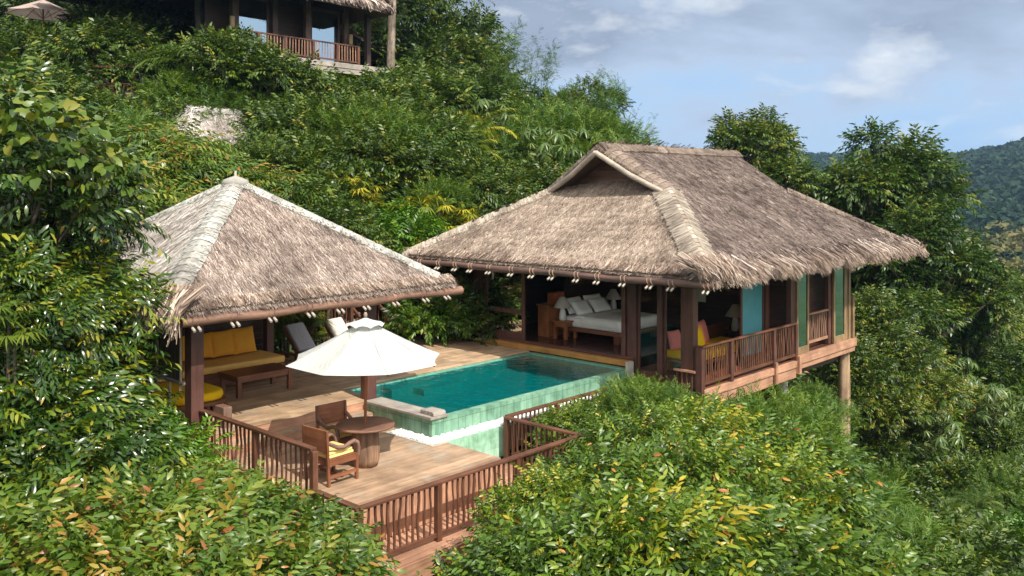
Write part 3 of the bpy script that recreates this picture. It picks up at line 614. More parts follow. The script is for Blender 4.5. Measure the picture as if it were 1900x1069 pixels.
# furniture of the pavilion
sofa = thing('daybed', 'dark timber corner daybed with long ochre mattresses under the pavilion roof', 'daybed', (10, 19.2, .4), world=True)
MB().ab((8.3, 18.72, .42), (12.2, 20.08, .74)).build('platform', TEAK('x'), sofa, .01)
MB().ab((12.1, 18.66, .66), (12.36, 19.9, .745)).build('platform_ledge', TEAK('y'), sofa, .01)
MB().slab((10.35, 19.33, .83), (3.55, 1.15, .17), .05, t=.4).build('mattress', YELLOW, sofa)
b = MB(); b.slab((8.98, 17.75, .56), (1.36, 1.78, .08), .02, corner=.45); b.build('side_platform', TEAK('x'), sofa)
b = MB()
for i in range(9): b.ab((8.42 + i * .135, 16.98, .40), (8.50 + i * .135, 17.04, .52))
b.build('slat_skirt', TEAK('z'), sofa)
MB().slab((8.98, 17.78, .69), (1.26, 1.70, .19), .07, corner=.42).build('mattress', YELLOW2, sofa)
def lean(rx, rz=0, ry=0): return (Matrix.Rotation(rz, 3, 'Z') @ Matrix.Rotation(ry, 3, 'Y') @ Matrix.Rotation(rx, 3, 'X'))
for i, (x, w, rz, lab) in enumerate(((9.82, .60, .06, 'amber square cushion at the shaded left end, half behind the pavilion post'), (10.38, .60, -.05, 'amber square cushion just right of the pavilion corner post'), (10.94, .62, .04, 'amber square cushion in the middle of the daybed back'), (11.52, .64, .07, 'amber square cushion at the right end of the daybed back, fully in view'))):
    o = MB().pillow((x, 19.66 + .02 * (i % 2), .92 + .33), (w, w, .2), lean(R(74), rz)).build('cushion', AMBER); tag(o, lab, 'cushion', 'amber back cushions on the daybed')
ct = thing('coffee_table', 'low rectangular red-brown timber coffee table in front of the daybed', 'coffee table', (10.8, 17.9, .4), world=True)
MB().ab((10.08, 17.48, .835), (11.52, 18.33, .88)).build('table_top', TEAK('x'), ct, .006)
for x in (10.16, 11.44):
    for y in (17.56, 18.25): MB().ab((x - .045, y - .045, .401), (x + .045, y + .045, .834)).build('leg', TEAK('z'), ct, .005)
for y in (17.56, 18.25): MB().ab((10.206, y - .02, .73), (11.394, y + .02, .833)).build('apron', TEAK('x'), ct)
for x in (10.16, 11.44): MB().ab((x - .02, 17.606, .73), (x + .02, 18.204, .833)).build('apron', TEAK('y'), ct)

def lounger(x, y, rz, m, label):
    t = thing('sun_lounger', label, 'sun lounger', (x, y, .4), rz, 'sun loungers on the upper deck')
    for s in (-.31, .31): MB().bar((s, -1.0, .30), (s, .95, .30), .05, .08).build('side_rail', TEAK('y'), t)
    for s in (-.31, .31):
        for q in (-.9, .8): MB().ab((s - .03, q - .03, .001), (s + .03, q + .03, .26)).build('leg', TEAK('z'), t)
    MB().slab((0, -.42, .38), (.6, 1.15, .1), .04).build('seat_cushion', m, t)
    M = Matrix.Rotation(R(52), 3, 'X'); b = MB(); n0 = len(b.V); b.slab((0, .40, .05), (.62, .82, .1), .04)
    b.V = [tuple(M @ Vector(v) + Vector((0, .13, .36))) for v in b.V]; b.build('back_cushion', m, t)
    for s in (-.3, .3): MB().bar((s, .16, .33), (s, .16 + .84 * math.cos(R(52)), .33 + .84 * math.sin(R(52))), .04, .06).build('back_rail', TEAK('y'), t)
lounger(13.3, 19.45, R(12), GREYC, 'dark grey cushioned sun lounger beside the pavilion, partly behind the white umbrella')
lounger(14.55, 19.45, R(12), BEIGE, 'pale beige cushioned sun lounger mostly hidden behind the white umbrella')

# umbrella, table and chairs on the lower deck
UX, UY = 9.93, 12.80
um = thing('patio_umbrella', 'open white eight-panel patio umbrella standing in the round deck table', 'umbrella', (UX, UY, 0), world=False)
def umbrella_canopy(t, Rr, zr, za, mats, rot=R(22.5), cap=True):
    pts = [(math.cos(rot + k * math.pi / 4), math.sin(rot + k * math.pi / 4)) for k in range(8)]; n = 8
    V = []; F = []
    for k in range(8):
        a, c = pts[k], pts[(k + 1) % 8]; base = len(V)
        for i in range(n + 1):
            u = i / n; r = .0 + u
            for j in range(n + 1):
                v = j / n; px = (a[0] * (1 - v) + c[0] * v) * r; py = (a[1] * (1 - v) + c[1] * v) * r
                bel = math.sin(math.pi * v); q = 1 - .045 * bel * u ** 3
                z = zr + (za - zr) * (1 - u) ** 1.12 + (-.05 * bel * u * (1 - u * .4)) * .8
                V.append((px * q * Rr, py * q * Rr, z))
        for i in range(n):
            for j in range(n):
                q = base + i * (n + 1) + j; F.append((q, q + n + 1, q + n + 2, q + 1))
    b = MB(); b.add(V, F, .5, True); cano = b.build('canopy', mats, t)
    cano.data.materials[0] = mats
    if cap:
        V = []; F = []; rc = .36
        for k in range(8):
            a, c = pts[k], pts[(k + 1) % 8]; base = len(V)
            for i in range(5):
                u = i / 4
                for j in range(5):
                    v = j / 4; px = (a[0] * (1 - v) + c[0] * v); py = (a[1] * (1 - v) + c[1] * v); bel = math.sin(math.pi * v); q = 1 + .10 * bel * u
                    V.append((px * q * u * rc * Rr / 1.5, py * q * u * rc * Rr / 1.5, za + .05 - u * .155 + .045 * bel * u * u))
            for i in range(4):
                for j in range(4): q = base + i * 5 + j; F.append((q, q + 5, q + 6, q + 1))
        b = MB(); b.add(V, F, .5, True); b.build('vent_cap', mats, cano)
    sm = MB()
    for k in range(8):
        a = pts[k]; sm.tube([(a[0] * Rr * u, a[1] * Rr * u, zr + (za - zr) * (1 - u) ** 1.12 + .003) for u in np.linspace(.12, 1, 9)], .006, 5)
    sm.build('seam', mats, cano)
    for k in range(8):
        a = pts[k]; MB().bar((a[0] * .05, a[1] * .05, za - .06), (a[0] * Rr * .97, a[1] * Rr * .97, zr - .025), .018, .02).build('rib', TEAK('x'), t)
        MB().bar((a[0] * .03, a[1] * .03, zr - .22), (a[0] * Rr * .5, a[1] * Rr * .5, zr + (za - zr) * .47 - .03), .014, .014).build('strut', TEAK('x'), t)
    return cano
umbrella_canopy(um, 1.42, 1.90, 2.62, CANOPY)
MB().tube([(0, 0, .62), (0, 0, 1.3), (0, 0, 2.66)], .026, 12).build('pole', ORNG('z'), um)
MB().lathe([(.0, 2.66), (.03, 2.67), (.035, 2.72), (.02, 2.76)], (0, 0, 0), 10).build('finial', CAP_T, um)
tb = thing('round_table', 'round timber table on a tree-stump base with the umbrella pole through it', 'table', (UX, UY, 0))
MB().lathe([(.49, .70), (.525, .71), (.53, .735), (.515, .75)], (0, 0, 0), 48).build('table_top', wood((.16, .075, .045), (.26, .13, .085), 'x', .55, .1), tb)
MB().lathe([(.215, .0), (.245, .12), (.25, .35), (.235, .55), (.22, .699)], (0, 0, 0), 40, wob=.07, seed=5).build('stump_base', wood((.10, .055, .035), (.42, .25, .15), 'z', .75, .1, 20.0), tb)
def deck_chair(x, y, rz, label):
    """faces local +X"""
    t = thing('deck_chair', label, 'chair', (x, y, 0), rz, 'chairs at the round deck table')
    for s in (-.31, .31):
        MB().bar((-.30, s, .001), (-.35, s, .95), .05, .045, up=(1, 0, 0)).build('rear_leg', TEAK('z'), t, .005)
        MB().ab((.27, s - .027, .001), (.32, s + .027, .44)).build('front_leg', TEAK('z'), t, .005)
        MB().ab((-.30, s - .02, .13), (.27, s + .02, .18)).build('stretcher', TEAK('x'), t)
        MB().ab((-.30, s - .022, .34), (.30, s + .022, .425)).build('seat_rail', TEAK('x'), t)
        MB().tube([(-.335, s, .74), (-.24, s, .69), (-.12, s, .625), (.02, s, .60), (.14, s, .645), (.24, s, .665), (.315, s, .62), (.345, s, .52), (.33, s, .40)], [.03, .034, .036, .036, .036, .036, .036, .034, .03], 10).build('armrest', wood((.14, .075, .055), (.27, .155, .115), 'x', .5, .1), t)
    MB().ab((-.02, -.29, .09), (.03, .29, .13)).build('stretcher', TEAK('y'), t)
    for xx in (-.3, .27): MB().ab((xx - .015, -.287, .35), (xx + .02, .287, .425)).build('seat_rail', TEAK('y'), t)
    MB().bar((-.345, -.285, .76), (-.345, .285, .76), .03, .38, up=(-.05, 0, 1)).build('backrest', TEAK('y'), t, .006)
    MB().slab((0, 0, .435), (.6, .58, .02), .008).build('seat', TEAK('x'), t)
    c = MB(); c.slab((0, 0, .475), (.56, .55, .06), .03); c.slab((-.02, 0, .53), (.54, .54, .05), .025)
    M = Matrix.Rotation(rz, 3, 'Z'); c.V = [tuple(M @ Vector(v) + Vector((x, y, 0))) for v in c.V]
    o = c.build('seat_cushion', CREAM); tag(o, 'cream seat cushion on the ' + ('near chair by the railing' if y < 13 else 'far chair behind the round table'), 'cushion', 'cream chair cushions')
deck_chair(9.06, 12.62, R(3), 'near timber armchair by the railing, facing the round table')
deck_chair(9.92, 13.50, R(-92), 'far timber armchair behind the round table, its broad back to the steps')

# stairs up the slope behind the deck
st = thing('garden_stairs', 'dark timber stairs with slanting handrails climbing from the upper deck into the shrubs', 'stairs', (16.6, 22, .4), world=True)
for i in range(9): MB().ab((16.15, 21.1 + i * .27, .40 + i * .17), (17.05, 21.4 + i * .27, .45 + i * .17)).build('tread', GREYW('x'), st)
for x in (16.1, 17.1):
    MB().bar((x, 21.0, .35), (x, 23.6, 2.0), .05, .25).build('stringer', RAIL('y'), st)
    MB().bar((x, 20.95, 1.15), (x, 23.6, 2.82), .07, .09).build('handrail', RAIL('y'), st)
    MB().ab((x - .06, 20.95, .35), (x + .06, 21.07, 1.16)).build('newel_post', RAIL('z'), st)
    for i in range(12): yy = 21.2 + i * .2; MB().tube([(x, yy, .5 + (yy - 21) * .63), (x, yy, 1.17 + (yy - 21) * .63)], .02, 6).build('baluster', RAIL('z'), st)
bf = thing('lattice_fence', 'dark stick fence between the garden stairs and the pavilion', 'fence', (15.3, 21.4, .4), world=True)
railing(bf, (14.2, 21.3), (16.0, 21.3), 1.55, .45, [0, 1], 14, .35)

# ---------------------------------------------------------------- villa
vil = thing('villa', 'large stilted thatched villa open to the pool', 'villa', (23.5, 15.3, .1), world=True)
b = MB(); boards(b, 18.92, 24.0, 13.32, 19.2, .60, w=.12); b.ab((18.92, 13.3, .3), (24, 19.2, .562)); b.build('bedroom_floor', wood((.055, .022, .018), (.10, .045, .036), 'x', .22, .12), vil)
b = MB(); b.ab((18.74, 13.25, .40), (18.90, 18.72, .545)); b.build('pool_step', wood((.42, .20, .05), (.58, .30, .09), 'y', .45, .1), vil)
b = MB(); b.ab((18.88, 13.25, .56), (18.98, 19.2, .615)); b.build('door_track', POST('y'), vil)
b = MB(); boards(b, 18.95, 24.05, 11.28, 13.3, .10); b.build('lounge_floor', RAIL('x'), vil); MB().ab((19.0, 13.30, .1), (24, 13.318, .598)).build('floor_riser', RAIL('x'), vil)
mt = MB(); y = 11.45
while y < 12.1: mt.ab((19.3, y, .103), (22.0, y + .05, .118)); y += .056
tag(mt.build('woven_mat', wood((.30, .07, .035), (.44, .12, .07), 'x', .7, .2)), 'reddish woven mat on the lounge floor behind the balcony railing', 'mat')
b = MB(); boards(b, 24.1, 28.25, 11.28, 13.4, .20); b.build('bathroom_floor', RAIL('x'), vil)
def plank_wall(x0, x1, y0, y1, z0, z1, m, name='wall'):
    q = MB(); z = z0
    while z < z1 - .01: q.ab((x0, y0, z), (x1, y1, min(z + .148, z1))); z += .152
    return q.build(name, m, vil)
plank_wall(18.95, 24.1, 19.2, 19.26, .3, 2.9, DARK('x')); plank_wall(24.05, 24.11, 11.45, 19.19, .1, 3.6, DARK('y')); plank_wall(24.2, 28.1, 11.85, 11.9, .2, 2.9, wood((.11, .048, .036), (.20, .092, .07), 'x', .5, .12))
plank_wall(28.12, 28.18, 11.45, 19.2, -.1, 2.9, DARK('y')); plank_wall(24.2, 28.1, 19.2, 19.26, -.1, 2.9, DARK('x'))
plank_wall(21.3, 24.0, 17.45, 17.5, .6, 3.2, DARK('x'))
# posts of the pool front
for (x, y0, y1, z0) in ((19.1, 18.90, 19.28, .2), (19.1, 13.22, 13.50, -1.0), (19.1, 12.42, 12.56, .05), (19.1, 11.52, 11.86, -.9)):
    MB().ab((x - .12, y0, z0), (x + .12, y1, 2.95)).build('post', POST('z'), vil, .008)
MB().ab((18.90, 11.22, -1.0), (19.06, 11.40, 1.14)).build('post', POST('z'), vil, .008)
MB().ab((19.14, 11.4, 2.72), (19.3, 19.2, 2.95)).build('tie_beam', DARK('y'), vil); MB().ab((19.4, 11.32, 2.70), (28.1, 11.44, 2.95)).build('tie_beam', DARK('x'), vil)
# door stack beside the main post and the sliding glass door at the far end
for k, (x, y) in enumerate(((18.93, 13.515), (19.03, 13.52))): MB().ab((x, y, .62), (x + .045, y + .12, 2.72)).build('door_stile', POST('z'), vil)
def glass_panel(name, x0, x1, y0, y1, z0, z1, glass, fm, mid=None, fw=.11):
    """upright framed pane in the plane x=x0..x1 (thin in x) or y (thin in y)"""
    thinx = abs(x1 - x0) < abs(y1 - y0); f = MB()
    if thinx:
        f.ab((x0, y0, z0), (x1, y0 + fw, z1)); f.ab((x0, y1 - fw, z0), (x1, y1, z1)); f.ab((x0, y0 + fw, z0), (x1, y1 - fw, z0 + .2)); f.ab((x0, y0 + fw, z1 - fw), (x1, y1 - fw, z1))
        if mid: f.ab((x0, y0 + fw, mid - .06), (x1, y1 - fw, mid + .06))
        xm = (x0 + x1) / 2; p = MB().ab((xm - .004, y0 + fw, z0 + .2), (xm + .004, y1 - fw, z1 - fw))
    else:
        f.ab((x0, y0, z0), (x0 + fw, y1, z1)); f.ab((x1 - fw, y0, z0), (x1, y1, z1)); f.ab((x0 + fw, y0, z0), (x1 - fw, y1, z0 + .2)); f.ab((x0 + fw, y0, z1 - fw), (x1 - fw, y1, z1))
        if mid: f.ab((x0 + fw, y0, mid - .06), (x1 - fw, y1, mid + .06))
        ym = (y0 + y1) / 2; p = MB().ab((x0 + fw, ym - .004, z0 + .2), (x1 - fw, ym + .004, z1 - fw))
    o = f.build(name, fm, vil, .004); p.build('pane', glass, o); return o
DG = glassmat('garden_reflecting_glass', (.5, .55, .53), 11.0)
glass_panel('sliding_door', 18.90, 18.96, 17.02, 18.62, .62, 2.72, DG, POST('z'), 1.42)
glass_panel('sliding_door', 19.06, 19.10, 12.57, 13.21, .1, 2.7, GLASS, POST('z'), None, .05)
glass_panel('sliding_door', 19.06, 19.10, 11.87, 12.41, .1, 2.7, GLASS, POST('z'), None, .05)
for k in (0, 1):
    h = MB(); yy = 18.98 + k * .13; h.tube([(18.93, yy, .85), (18.91, yy + .01, 1.3), (18.93, yy - .01, 1.75)], .026, 8); ho = h.build('door_handle', POST('z'), vil)
    MB().tube([(18.93, yy - .01, 1.752), (18.93, yy - .01, 1.95)], .027, 8).build('handle_tip', BAMPALE, ho)
    MB().tube([(18.93, yy, .70), (18.93, yy, .848)], .027, 8).build('handle_tip', BAMPALE, ho)
# balcony side (facing the valley)
br = MB(); br.ab((19.0, 11.2, -.12), (24.1, 11.27, .075)); br.build('fascia_board', FASC('x'), vil, .006); br = MB(); br.ab((19.2, 11.24, -.42), (24.1, 11.30, -.125)); br.build('fascia_board', FASC('x'), vil, .006)
MB().ab((22.66, 11.14, -.36), (22.78, 11.198, .21)).build('fascia_cleat', FASC('z'), vil); MB().ab((24.08, 11.12, -.30), (24.2, 11.24, .2)).build('fascia_cleat', FASC('z'), vil)
MB().ab((24.2, 11.18, -.05), (28.36, 11.27, .205)).build('fascia_board', FASC('x'), vil, .006); MB().ab((24.2, 11.22, -.21), (28.3, 11.30, -.052)).build('fascia_board', FASC('x'), vil, .006)
MB().ab((28.28, 11.3, -.1), (28.36, 19, .2)).build('fascia_board', FASC('y'), vil)
MB().ab((19.2, 11.6, -.5), (28.2, 19, -.25)).build('joist_frame', DARK('x'), vil)
bal = MB(); bal.bar((18.9, 11.24, 1.13), (24.1, 11.24, 1.13), .1, .045); balo = bal.build('balcony_railing', RAIL('x'), vil, .006)
MB().bar((19.05, 11.24, .24), (24.0, 11.24, .24), .05, .07).build('bottom_rail', RAIL('x'), balo)
for x in (20.35, 22.70, 24.06): MB().ab((x - .06, 11.19, .08), (x + .06, 11.29, 1.106)).build('post', POST('z'), balo)
for i in range(46):
    x = 19.12 + i * .1065
    if min(abs(x - q) for q in (20.35, 22.70, 24.06)) < .08: continue
    q = MB(); wobble_stick(q, x, 11.24, .27, 1.11, .019); q.build('baluster', RAIL('z'), balo)
gate = MB(); gate.bar((18.9, 12.0, .50), (18.9, 11.4, .50), .09, .05); go = gate.build('side_rail', FASC('y'), vil)
for i in range(4): MB().tube([(18.9, 11.5 + i * .14, -.4), (18.9, 11.5 + i * .14, .47)], .022, 6).build('baluster', RAIL('z'), go)
PALEF = lambda ax: wood((.20, .12, .06), (.36, .24, .13), ax, .5, .15)
TEAL = plain('teal_pane_reflection', (.10, .34, .40), .35, .06, 3.0)  # opaque window pane, sky reflection in the glass put into its teal colour
glass_panel('teal_window', 22.2, 23.55, 11.95, 12.0, .12, 2.72, TEAL, POST('z'), None, .09)
MB().ab((23.56, 11.9, .12), (23.78, 12.02, 2.8)).build('post', POST('z'), vil, .006); MB().ab((23.9, 11.3, .12), (24.12, 11.45, 2.8)).build('post', POST('z'), vil, .006)
GREENG = glassmat('green_window_glass', (.50, .66, .68), 4.0, gcol=(.6, .85, .9))
glass_panel('window_panel', 24.16, 24.96, 11.24, 11.30, .21, 2.70, GREENG, PALEF('z'), None, .1); glass_panel('window_panel', 26.72, 27.62, 11.24, 11.30, .21, 2.70, GREENG, PALEF('z'), None, .1)
MB().ab((26.5, 11.32, .21), (26.71, 11.44, 2.75)).build('post', POST('z'), vil, .006); MB().ab((27.86, 11.24, -.05), (28.02, 11.40, 2.7)).build('post', PALEF('z'), vil, .006); MB().ab((28.1, 11.2, .2), (28.24, 11.34, 1.55)).build('post', PALEF('z'), vil, .006)
MB().ab((27.64, 11.27, .21), (27.84, 11.33, 2.7)).build('post', PALEF('z'), vil, .006)
b2 = MB(); b2.bar((24.98, 11.36, 1.27), (26.49, 11.36, 1.27), .09, .045); b2o = b2.build('balcony_railing', FASC('x'), vil); MB().bar((24.98, 11.36, .44), (26.49, 11.36, .44), .05, .08).build('bottom_rail', FASC('x'), b2o)
for i in range(12): q = MB(); wobble_stick(q, 25.06 + i * .122, 11.36, .47, 1.25, .024); q.build('baluster', LOG('z'), b2o)
b3 = MB(); b3.bar((26.8, 11.48, 1.27), (27.85, 11.48, 1.27), .08, .045); b3o = b3.build('balcony_railing', FASC('x'), vil)
for i in range(8): q = MB(); wobble_stick(q, 26.9 + i * .122, 11.48, .3, 1.25, .022); q.build('baluster', LOG('z'), b3o)
b3 = MB(); b3.bar((24.15, 11.48, 1.27), (24.95, 11.48, 1.27), .08, .045); b3o = b3.build('balcony_railing', GREYW('x'), vil)
for i in range(6): q = MB(); wobble_stick(q, 24.25 + i * .122, 11.48, .3, 1.25, .022); q.build('baluster', GREYW('z'), b3o)
q = MB(); q.tube([(28.08, 11.5, -5.5), (28.1, 11.5, -3), (28.13, 11.5, -1.2), (28.1, 11.5, -.06)], [.2, .2, .185, .17], 14); q.build('stilt', wood((.22, .12, .065), (.60, .42, .27), 'z', .75, .1, 8.0), vil)
for (x, y, r) in ((24.25, 11.75, .16), (28, 15.3, .16), (24.2, 15.3, .16), (20, 15.3, .16), (20, 12, .16), (28, 18.8, .16), (24, 18.8, .16), (20, 18.8, .16)): MB().tube([(x, y, -6.5), (x, y, -.25)], r, 12).build('stilt', CONC, vil)

# roof of the villa
E0, E1, E2, E3 = V3(17.25, 9.95, 2.97), V3(30.65, 9.95, 2.97), V3(30.65, 20.55, 2.97), V3(17.25, 20.55, 2.97)
gL, gR, gR2, gL2 = V3(20.45, 13.15, 4.91), V3(27.45, 13.15, 4.91), V3(27.45, 17.35, 4.91), V3(20.45, 17.35, 4.91)
rL, rR = V3(20.1, 15.25, 6.2), V3(27.75, 15.25, 6.2)
wL, wR = V3(20.95, 13.47, 5.1), V3(26.95, 13.47, 5.1); wL2, wR2 = V3(20.95, 17.03, 5.1), V3(26.95, 17.03, 5.1)
vr = hip_underlay(vil, [E0, E1, E2, E3, gL, gR, gR2, gL2, rL, rR], [(0, 1, 5, 4), (4, 5, 9, 8), (2, 3, 7, 6), (6, 7, 8, 9), (3, 0, 4, 7), (1, 2, 6, 5)], THATCH_BASE)
_c = V3(23.95, 15.25, 3.2)
bounce_soffit(vil, [_c + (q_ - _c) * V3(.9, .9, 1) + V3(0, 0, .3) for q_ in (E0, E1, E2, E3)] + [V3(22.2, 15.25, 4.9), V3(25.7, 15.25, 4.9)], [(0, 1, 5, 4), (1, 2, 5), (2, 3, 4, 5), (3, 0, 4)], BOUNCE_LINING, .24)
NA_, NB_ = nrm(E0, E1, gL), nrm(E3, E0, gL); NC_ = nrm(E2, E3, gR2); ND_ = nrm(E1, E2, gR)
thatch('thatch_slope', [(E3, E0, gL), (E3, gL, gL2), (gL2, gL, V3(20.9, 14.6, 5.15)), (gL2, V3(20.9, 14.6, 5.15), V3(20.9, 15.9, 5.15))], V3(-1, 0, -.605), 52000, TH_A, vr, .0145, .2, 51, .34, (.012, .035), .038)
thatch('thatch_slope', [(E0, E1, gR), (E0, gR, gL), (gL, gR, rR), (gL, rR, rL)], V3(0, -1, -.605), 100000, TH_B, vr, .0145, .24, 52, .3, (.012, .035), .04)
thatch('thatch_slope', [(E2, E3, gL2), (E2, gL2, gR2), (gL2, gR2, rR), (gL2, rR, rL)], V3(0, 1, -.605), 4500, TH_B, vr, .05, .6, 53, .3)
thatch('thatch_slope', [(E1, E2, gR2), (E1, gR2, gR)], V3(1, 0, -.605), 2000, TH_B, vr, .05, .6, 54, .3)
fringe('eave_fringe', E3, E0, V3(-1, 0, -.605), 9000, TH_F, vr, (-.08, .03), .012, .4, 61, .3, .3, .06)
fringe('eave_fringe', E0 - V3(.1, 0, 0), E1, V3(0, -1, -.605), 12000, TH_F, vr, (.06, .36), .014, .55, 62, .75, .34, .12)
fringe('eave_fringe', E0 - V3(.1, 0, 0), E1, V3(.12, -1, -.605), 3000, TH_B, vr, (.02, .25), .02, .75, 65, .6, .34, .14)
fringe('eave_fringe', E1, E2, V3(1, 0, -.605), 900, TH_F, vr, (.1, .5), .05, .5, 63, .6, .3, .1); fringe('eave_fringe', E2, E3, V3(0, 1, -.605), 700, TH_F, vr, (.1, .5), .05, .5, 64, .6)
ridge_cap('hip_cap', gL + (E0 - gL) * -.02, gL + (E0 - gL) * .93, NB_, NA_, CAP_T, vr, .36, .22, 71, .12, .42); ridge_cap('hip_cap', gL2, E3 + (gL2 - E3) * .03, NC_, NB_, CAP_T, vr, .32, .22, 72, .1)
ridge_cap('hip_cap', gR, E1 + (gR - E1) * .05, NA_, ND_, CAP_B, vr, .32, .25, 73, .1); ridge_cap('hip_cap', gR2, E2, ND_, NC_, CAP_B, vr, .3, .25, 74, .1)
ridge_cap('ridge_cap', rL - V3(.05, 0, 0), rR + V3(.1, 0, 0), NA_, NC_, CAP_B, vr, .34, .26, 75, .1)
xn = V3(-1, 0, .25)
ridge_cap('rake_cap', rL + V3(0, 0, .02), gL + V3(-.05, -.1, -.02), NA_, xn, CAP_B, vr, .15, .2, 76, .06, .42); ridge_cap('rake_cap', rL + V3(0, 0, .02), gL2 + V3(-.05, .1, -.02), NC_, xn, CAP_B, vr, .15, .2, 77, .06, .42)
fringe('corner_tuft', E0 + V3(-.2, .3, .12), E0 + V3(.45, -.3, .12), V3(-.2, -1, -.6), 500, TH_F, vr, (.1, .36), .018, .7, 66, .6, .3, .2)
for s in (1, -1):
    e = gL if s > 0 else gL2; MB().tube([rL + V3(-.16, 0, -.2), (rL + e) / 2 + V3(-.15, 0, -.2), e + V3(-.1, -.12 * s, -.12)], [.075, .075, .08], 12).build('barge_log', wood((.26, .22, .18), (.46, .40, .33), 'y', .65, .1), vr)
gw = MB(); z = 4.78
while z < 6.0:
    hw = (6.08 - z) / .615 - .05
    if hw > .06: gw.ab((20.92, 15.25 - hw, z), (20.97, 15.25 + hw, z + .055))
    z += .06
gw.build('gable_screen', wood((.11, .058, .042), (.21, .12, .09), 'y', .6, .25), vr); MB().ab((20.8, 13.45, 4.98), (20.9, 17.05, 5.08)).build('gable_beam', DARK('y'), vr)
eave_beam(vil, (17.2, 9.9, 2.84), (17.2, 20.75, 2.84), .082, 15, (1, 0, 0), .6, dz=-.11, mat=wood((.06, .032, .026), (.15, .085, .066), 'y', .65, .15, 14.0))

# ---------------------------------------------------------------- bedroom and lounge
bed = thing('bed', 'low timber double bed made up in white linen', 'bed', (21.2, 15.7, .6), world=True)
b = MB(); b.ab((20.14, 14.5, .83), (22.24, 16.75, .93)); b.build('bed_frame', TEAK('y'), bed, .01)
for x in (20.28, 22.1):
    for y in (14.75, 16.6): MB().ab((x - .07, y - .07, .601), (x + .07, y + .07, .829)).build('leg', TEAK('z'), bed)
MB().slab((21.19, 15.62, 1.08), (2.02, 2.16, .30), .1, 5).build('mattress', WHITE, bed)
d = MB(); d.slab((21.19, 15.3, 1.13), (2.08, 1.56, .30), .13, 5); d.slab((21.19, 16.0, 1.245), (2.06, .36, .09), .045, 4); d.build('duvet', WHITE, bed)
for i, (x, y, z, w, a, lab) in enumerate(((20.72, 16.38, 1.44, .78, 48, 'white pillow standing in front on the left of the bed'), (21.62, 16.38, 1.44, .78, 48, 'white pillow standing in front on the right of the bed'), (20.7, 16.62, 1.5, .82, 62, 'white pillow behind, at the left of the bed head'), (21.66, 16.62, 1.5, .82, 62, 'white pillow behind, at the right of the bed head'))):
    o = MB().pillow((x, y, z), (w, .52, .2), lean(R(a), .04 * (-1) ** i)).build('pillow', WHITE); tag(o, lab, 'pillow', 'pillows on the white bed')
hc = thing('headboard_console', 'orange-brown timber console behind the bed head', 'console', (21.2, 17.15, .6), world=True)
MB().ab((19.88, 16.95, .601), (20.5, 17.36, 1.50)).build('cabinet_body', ORNG('z'), hc, .008); MB().ab((19.84, 16.91, 1.502), (22.9, 17.40, 1.545)).build('console_top', ORNG('x'), hc, .006); MB().ab((20.502, 17.0, .601), (22.85, 17.34, 1.50)).build('back_panel', TEAK('x'), hc)
o = MB().ab((20.25, 17.05, 1.547), (20.75, 17.3, 1.86)); tag(o.build('wooden_box', wood((.42, .10, .035), (.60, .18, .06), 'x', .4, .1), None, .012), 'orange wooden box standing on the console behind the bed', 'box')
def nightstand(x, y, lab):
    t = thing('nightstand', lab, 'nightstand', (x, y, .6), world=True, group='nightstands beside the bed')
    MB().ab((x - .29, y - .27, 1.09), (x + .29, y + .27, 1.13)).build('table_top', ORNG('x'), t, .006); bd = MB().ab((x - .24, y - .22, .95), (x + .24, y + .22, 1.088)).build('drawer', ORNG('x'), t)
    MB().lathe([(.012, 0), (.016, .02)], (x - .25, y, 1.0), 8).build('knob', DARK('x'), bd)
    for sx in (-.22, .22):
        for sy in (-.2, .2): MB().ab((x + sx - .04, y + sy - .04, .601), (x + sx + .04, y + sy + .04, .948)).build('leg', ORNG('z'), t)
def table_lamp(x, y, z, lab, s=1.0):
    t = thing('table_lamp', lab, 'lamp', (x, y, z), group='lamps in the villa')
    MB().lathe([(.085 * s, .002), (.105 * s, .05 * s), (.10 * s, .18 * s), (.075 * s, .30 * s), (.05 * s, .37 * s), (.03 * s, .40 * s)], (0, 0, 0), 20).build('lamp_base', CERAM, t)
    MB().lathe([(.27 * s, .38 * s), (.255 * s, .40 * s), (.08 * s, .68 * s), (.07 * s, .685 * s)], (0, 0, 0), 24).build('lamp_shade', SHADE, t)
nightstand(20.12, 16.5, 'orange-brown nightstand at the left of the bed, in full view'); nightstand(22.62, 16.55, 'nightstand at the right of the bed, mostly hidden behind the duvet')
table_lamp(20.02, 16.52, 1.132, 'table lamp on the near nightstand left of the bed'); table_lamp(22.62, 16.6, 1.132, 'table lamp beyond the bed, beside the dark villa post')
for (x, y, z, lab) in ((20.27, 16.38, 1.132, 'small white mug on the near nightstand'), (22.82, 16.4, 1.132, 'small white mug beside the far bedside lamp')):
    t = MB().lathe([(.035, .0), (.042, .02), (.042, .10), (.038, .1)], (x, y, z), 14); tag(t.build('mug', CERAM), lab, 'mug', 'mugs on the nightstands')
fr = thing('wall_shelf', 'small timber framed shelf hanging on the dark bedroom wall above the pillows', 'shelf', (21.9, 17.3, 2.2), world=True)
for a, c in (((21.45, 17.38, 1.98), (21.52, 17.43, 2.72)), ((22.33, 17.38, 1.98), (22.55, 17.43, 2.72)), ((21.53, 17.38, 1.98), (22.32, 17.43, 2.04))): MB().ab(a, c).build('frame', TEAK('z'), fr)
MB().ab((21.75, 17.36, 2.06), (22.25, 17.44, 2.66)).build('picture_panel', wood((.28, .08, .04), (.42, .14, .07), 'z', .5, .1), fr)
dr = thing('mosquito_net', 'white gauze net looped up in swags over the bed', 'net', (20.2, 15.5, 2.6), world=True)
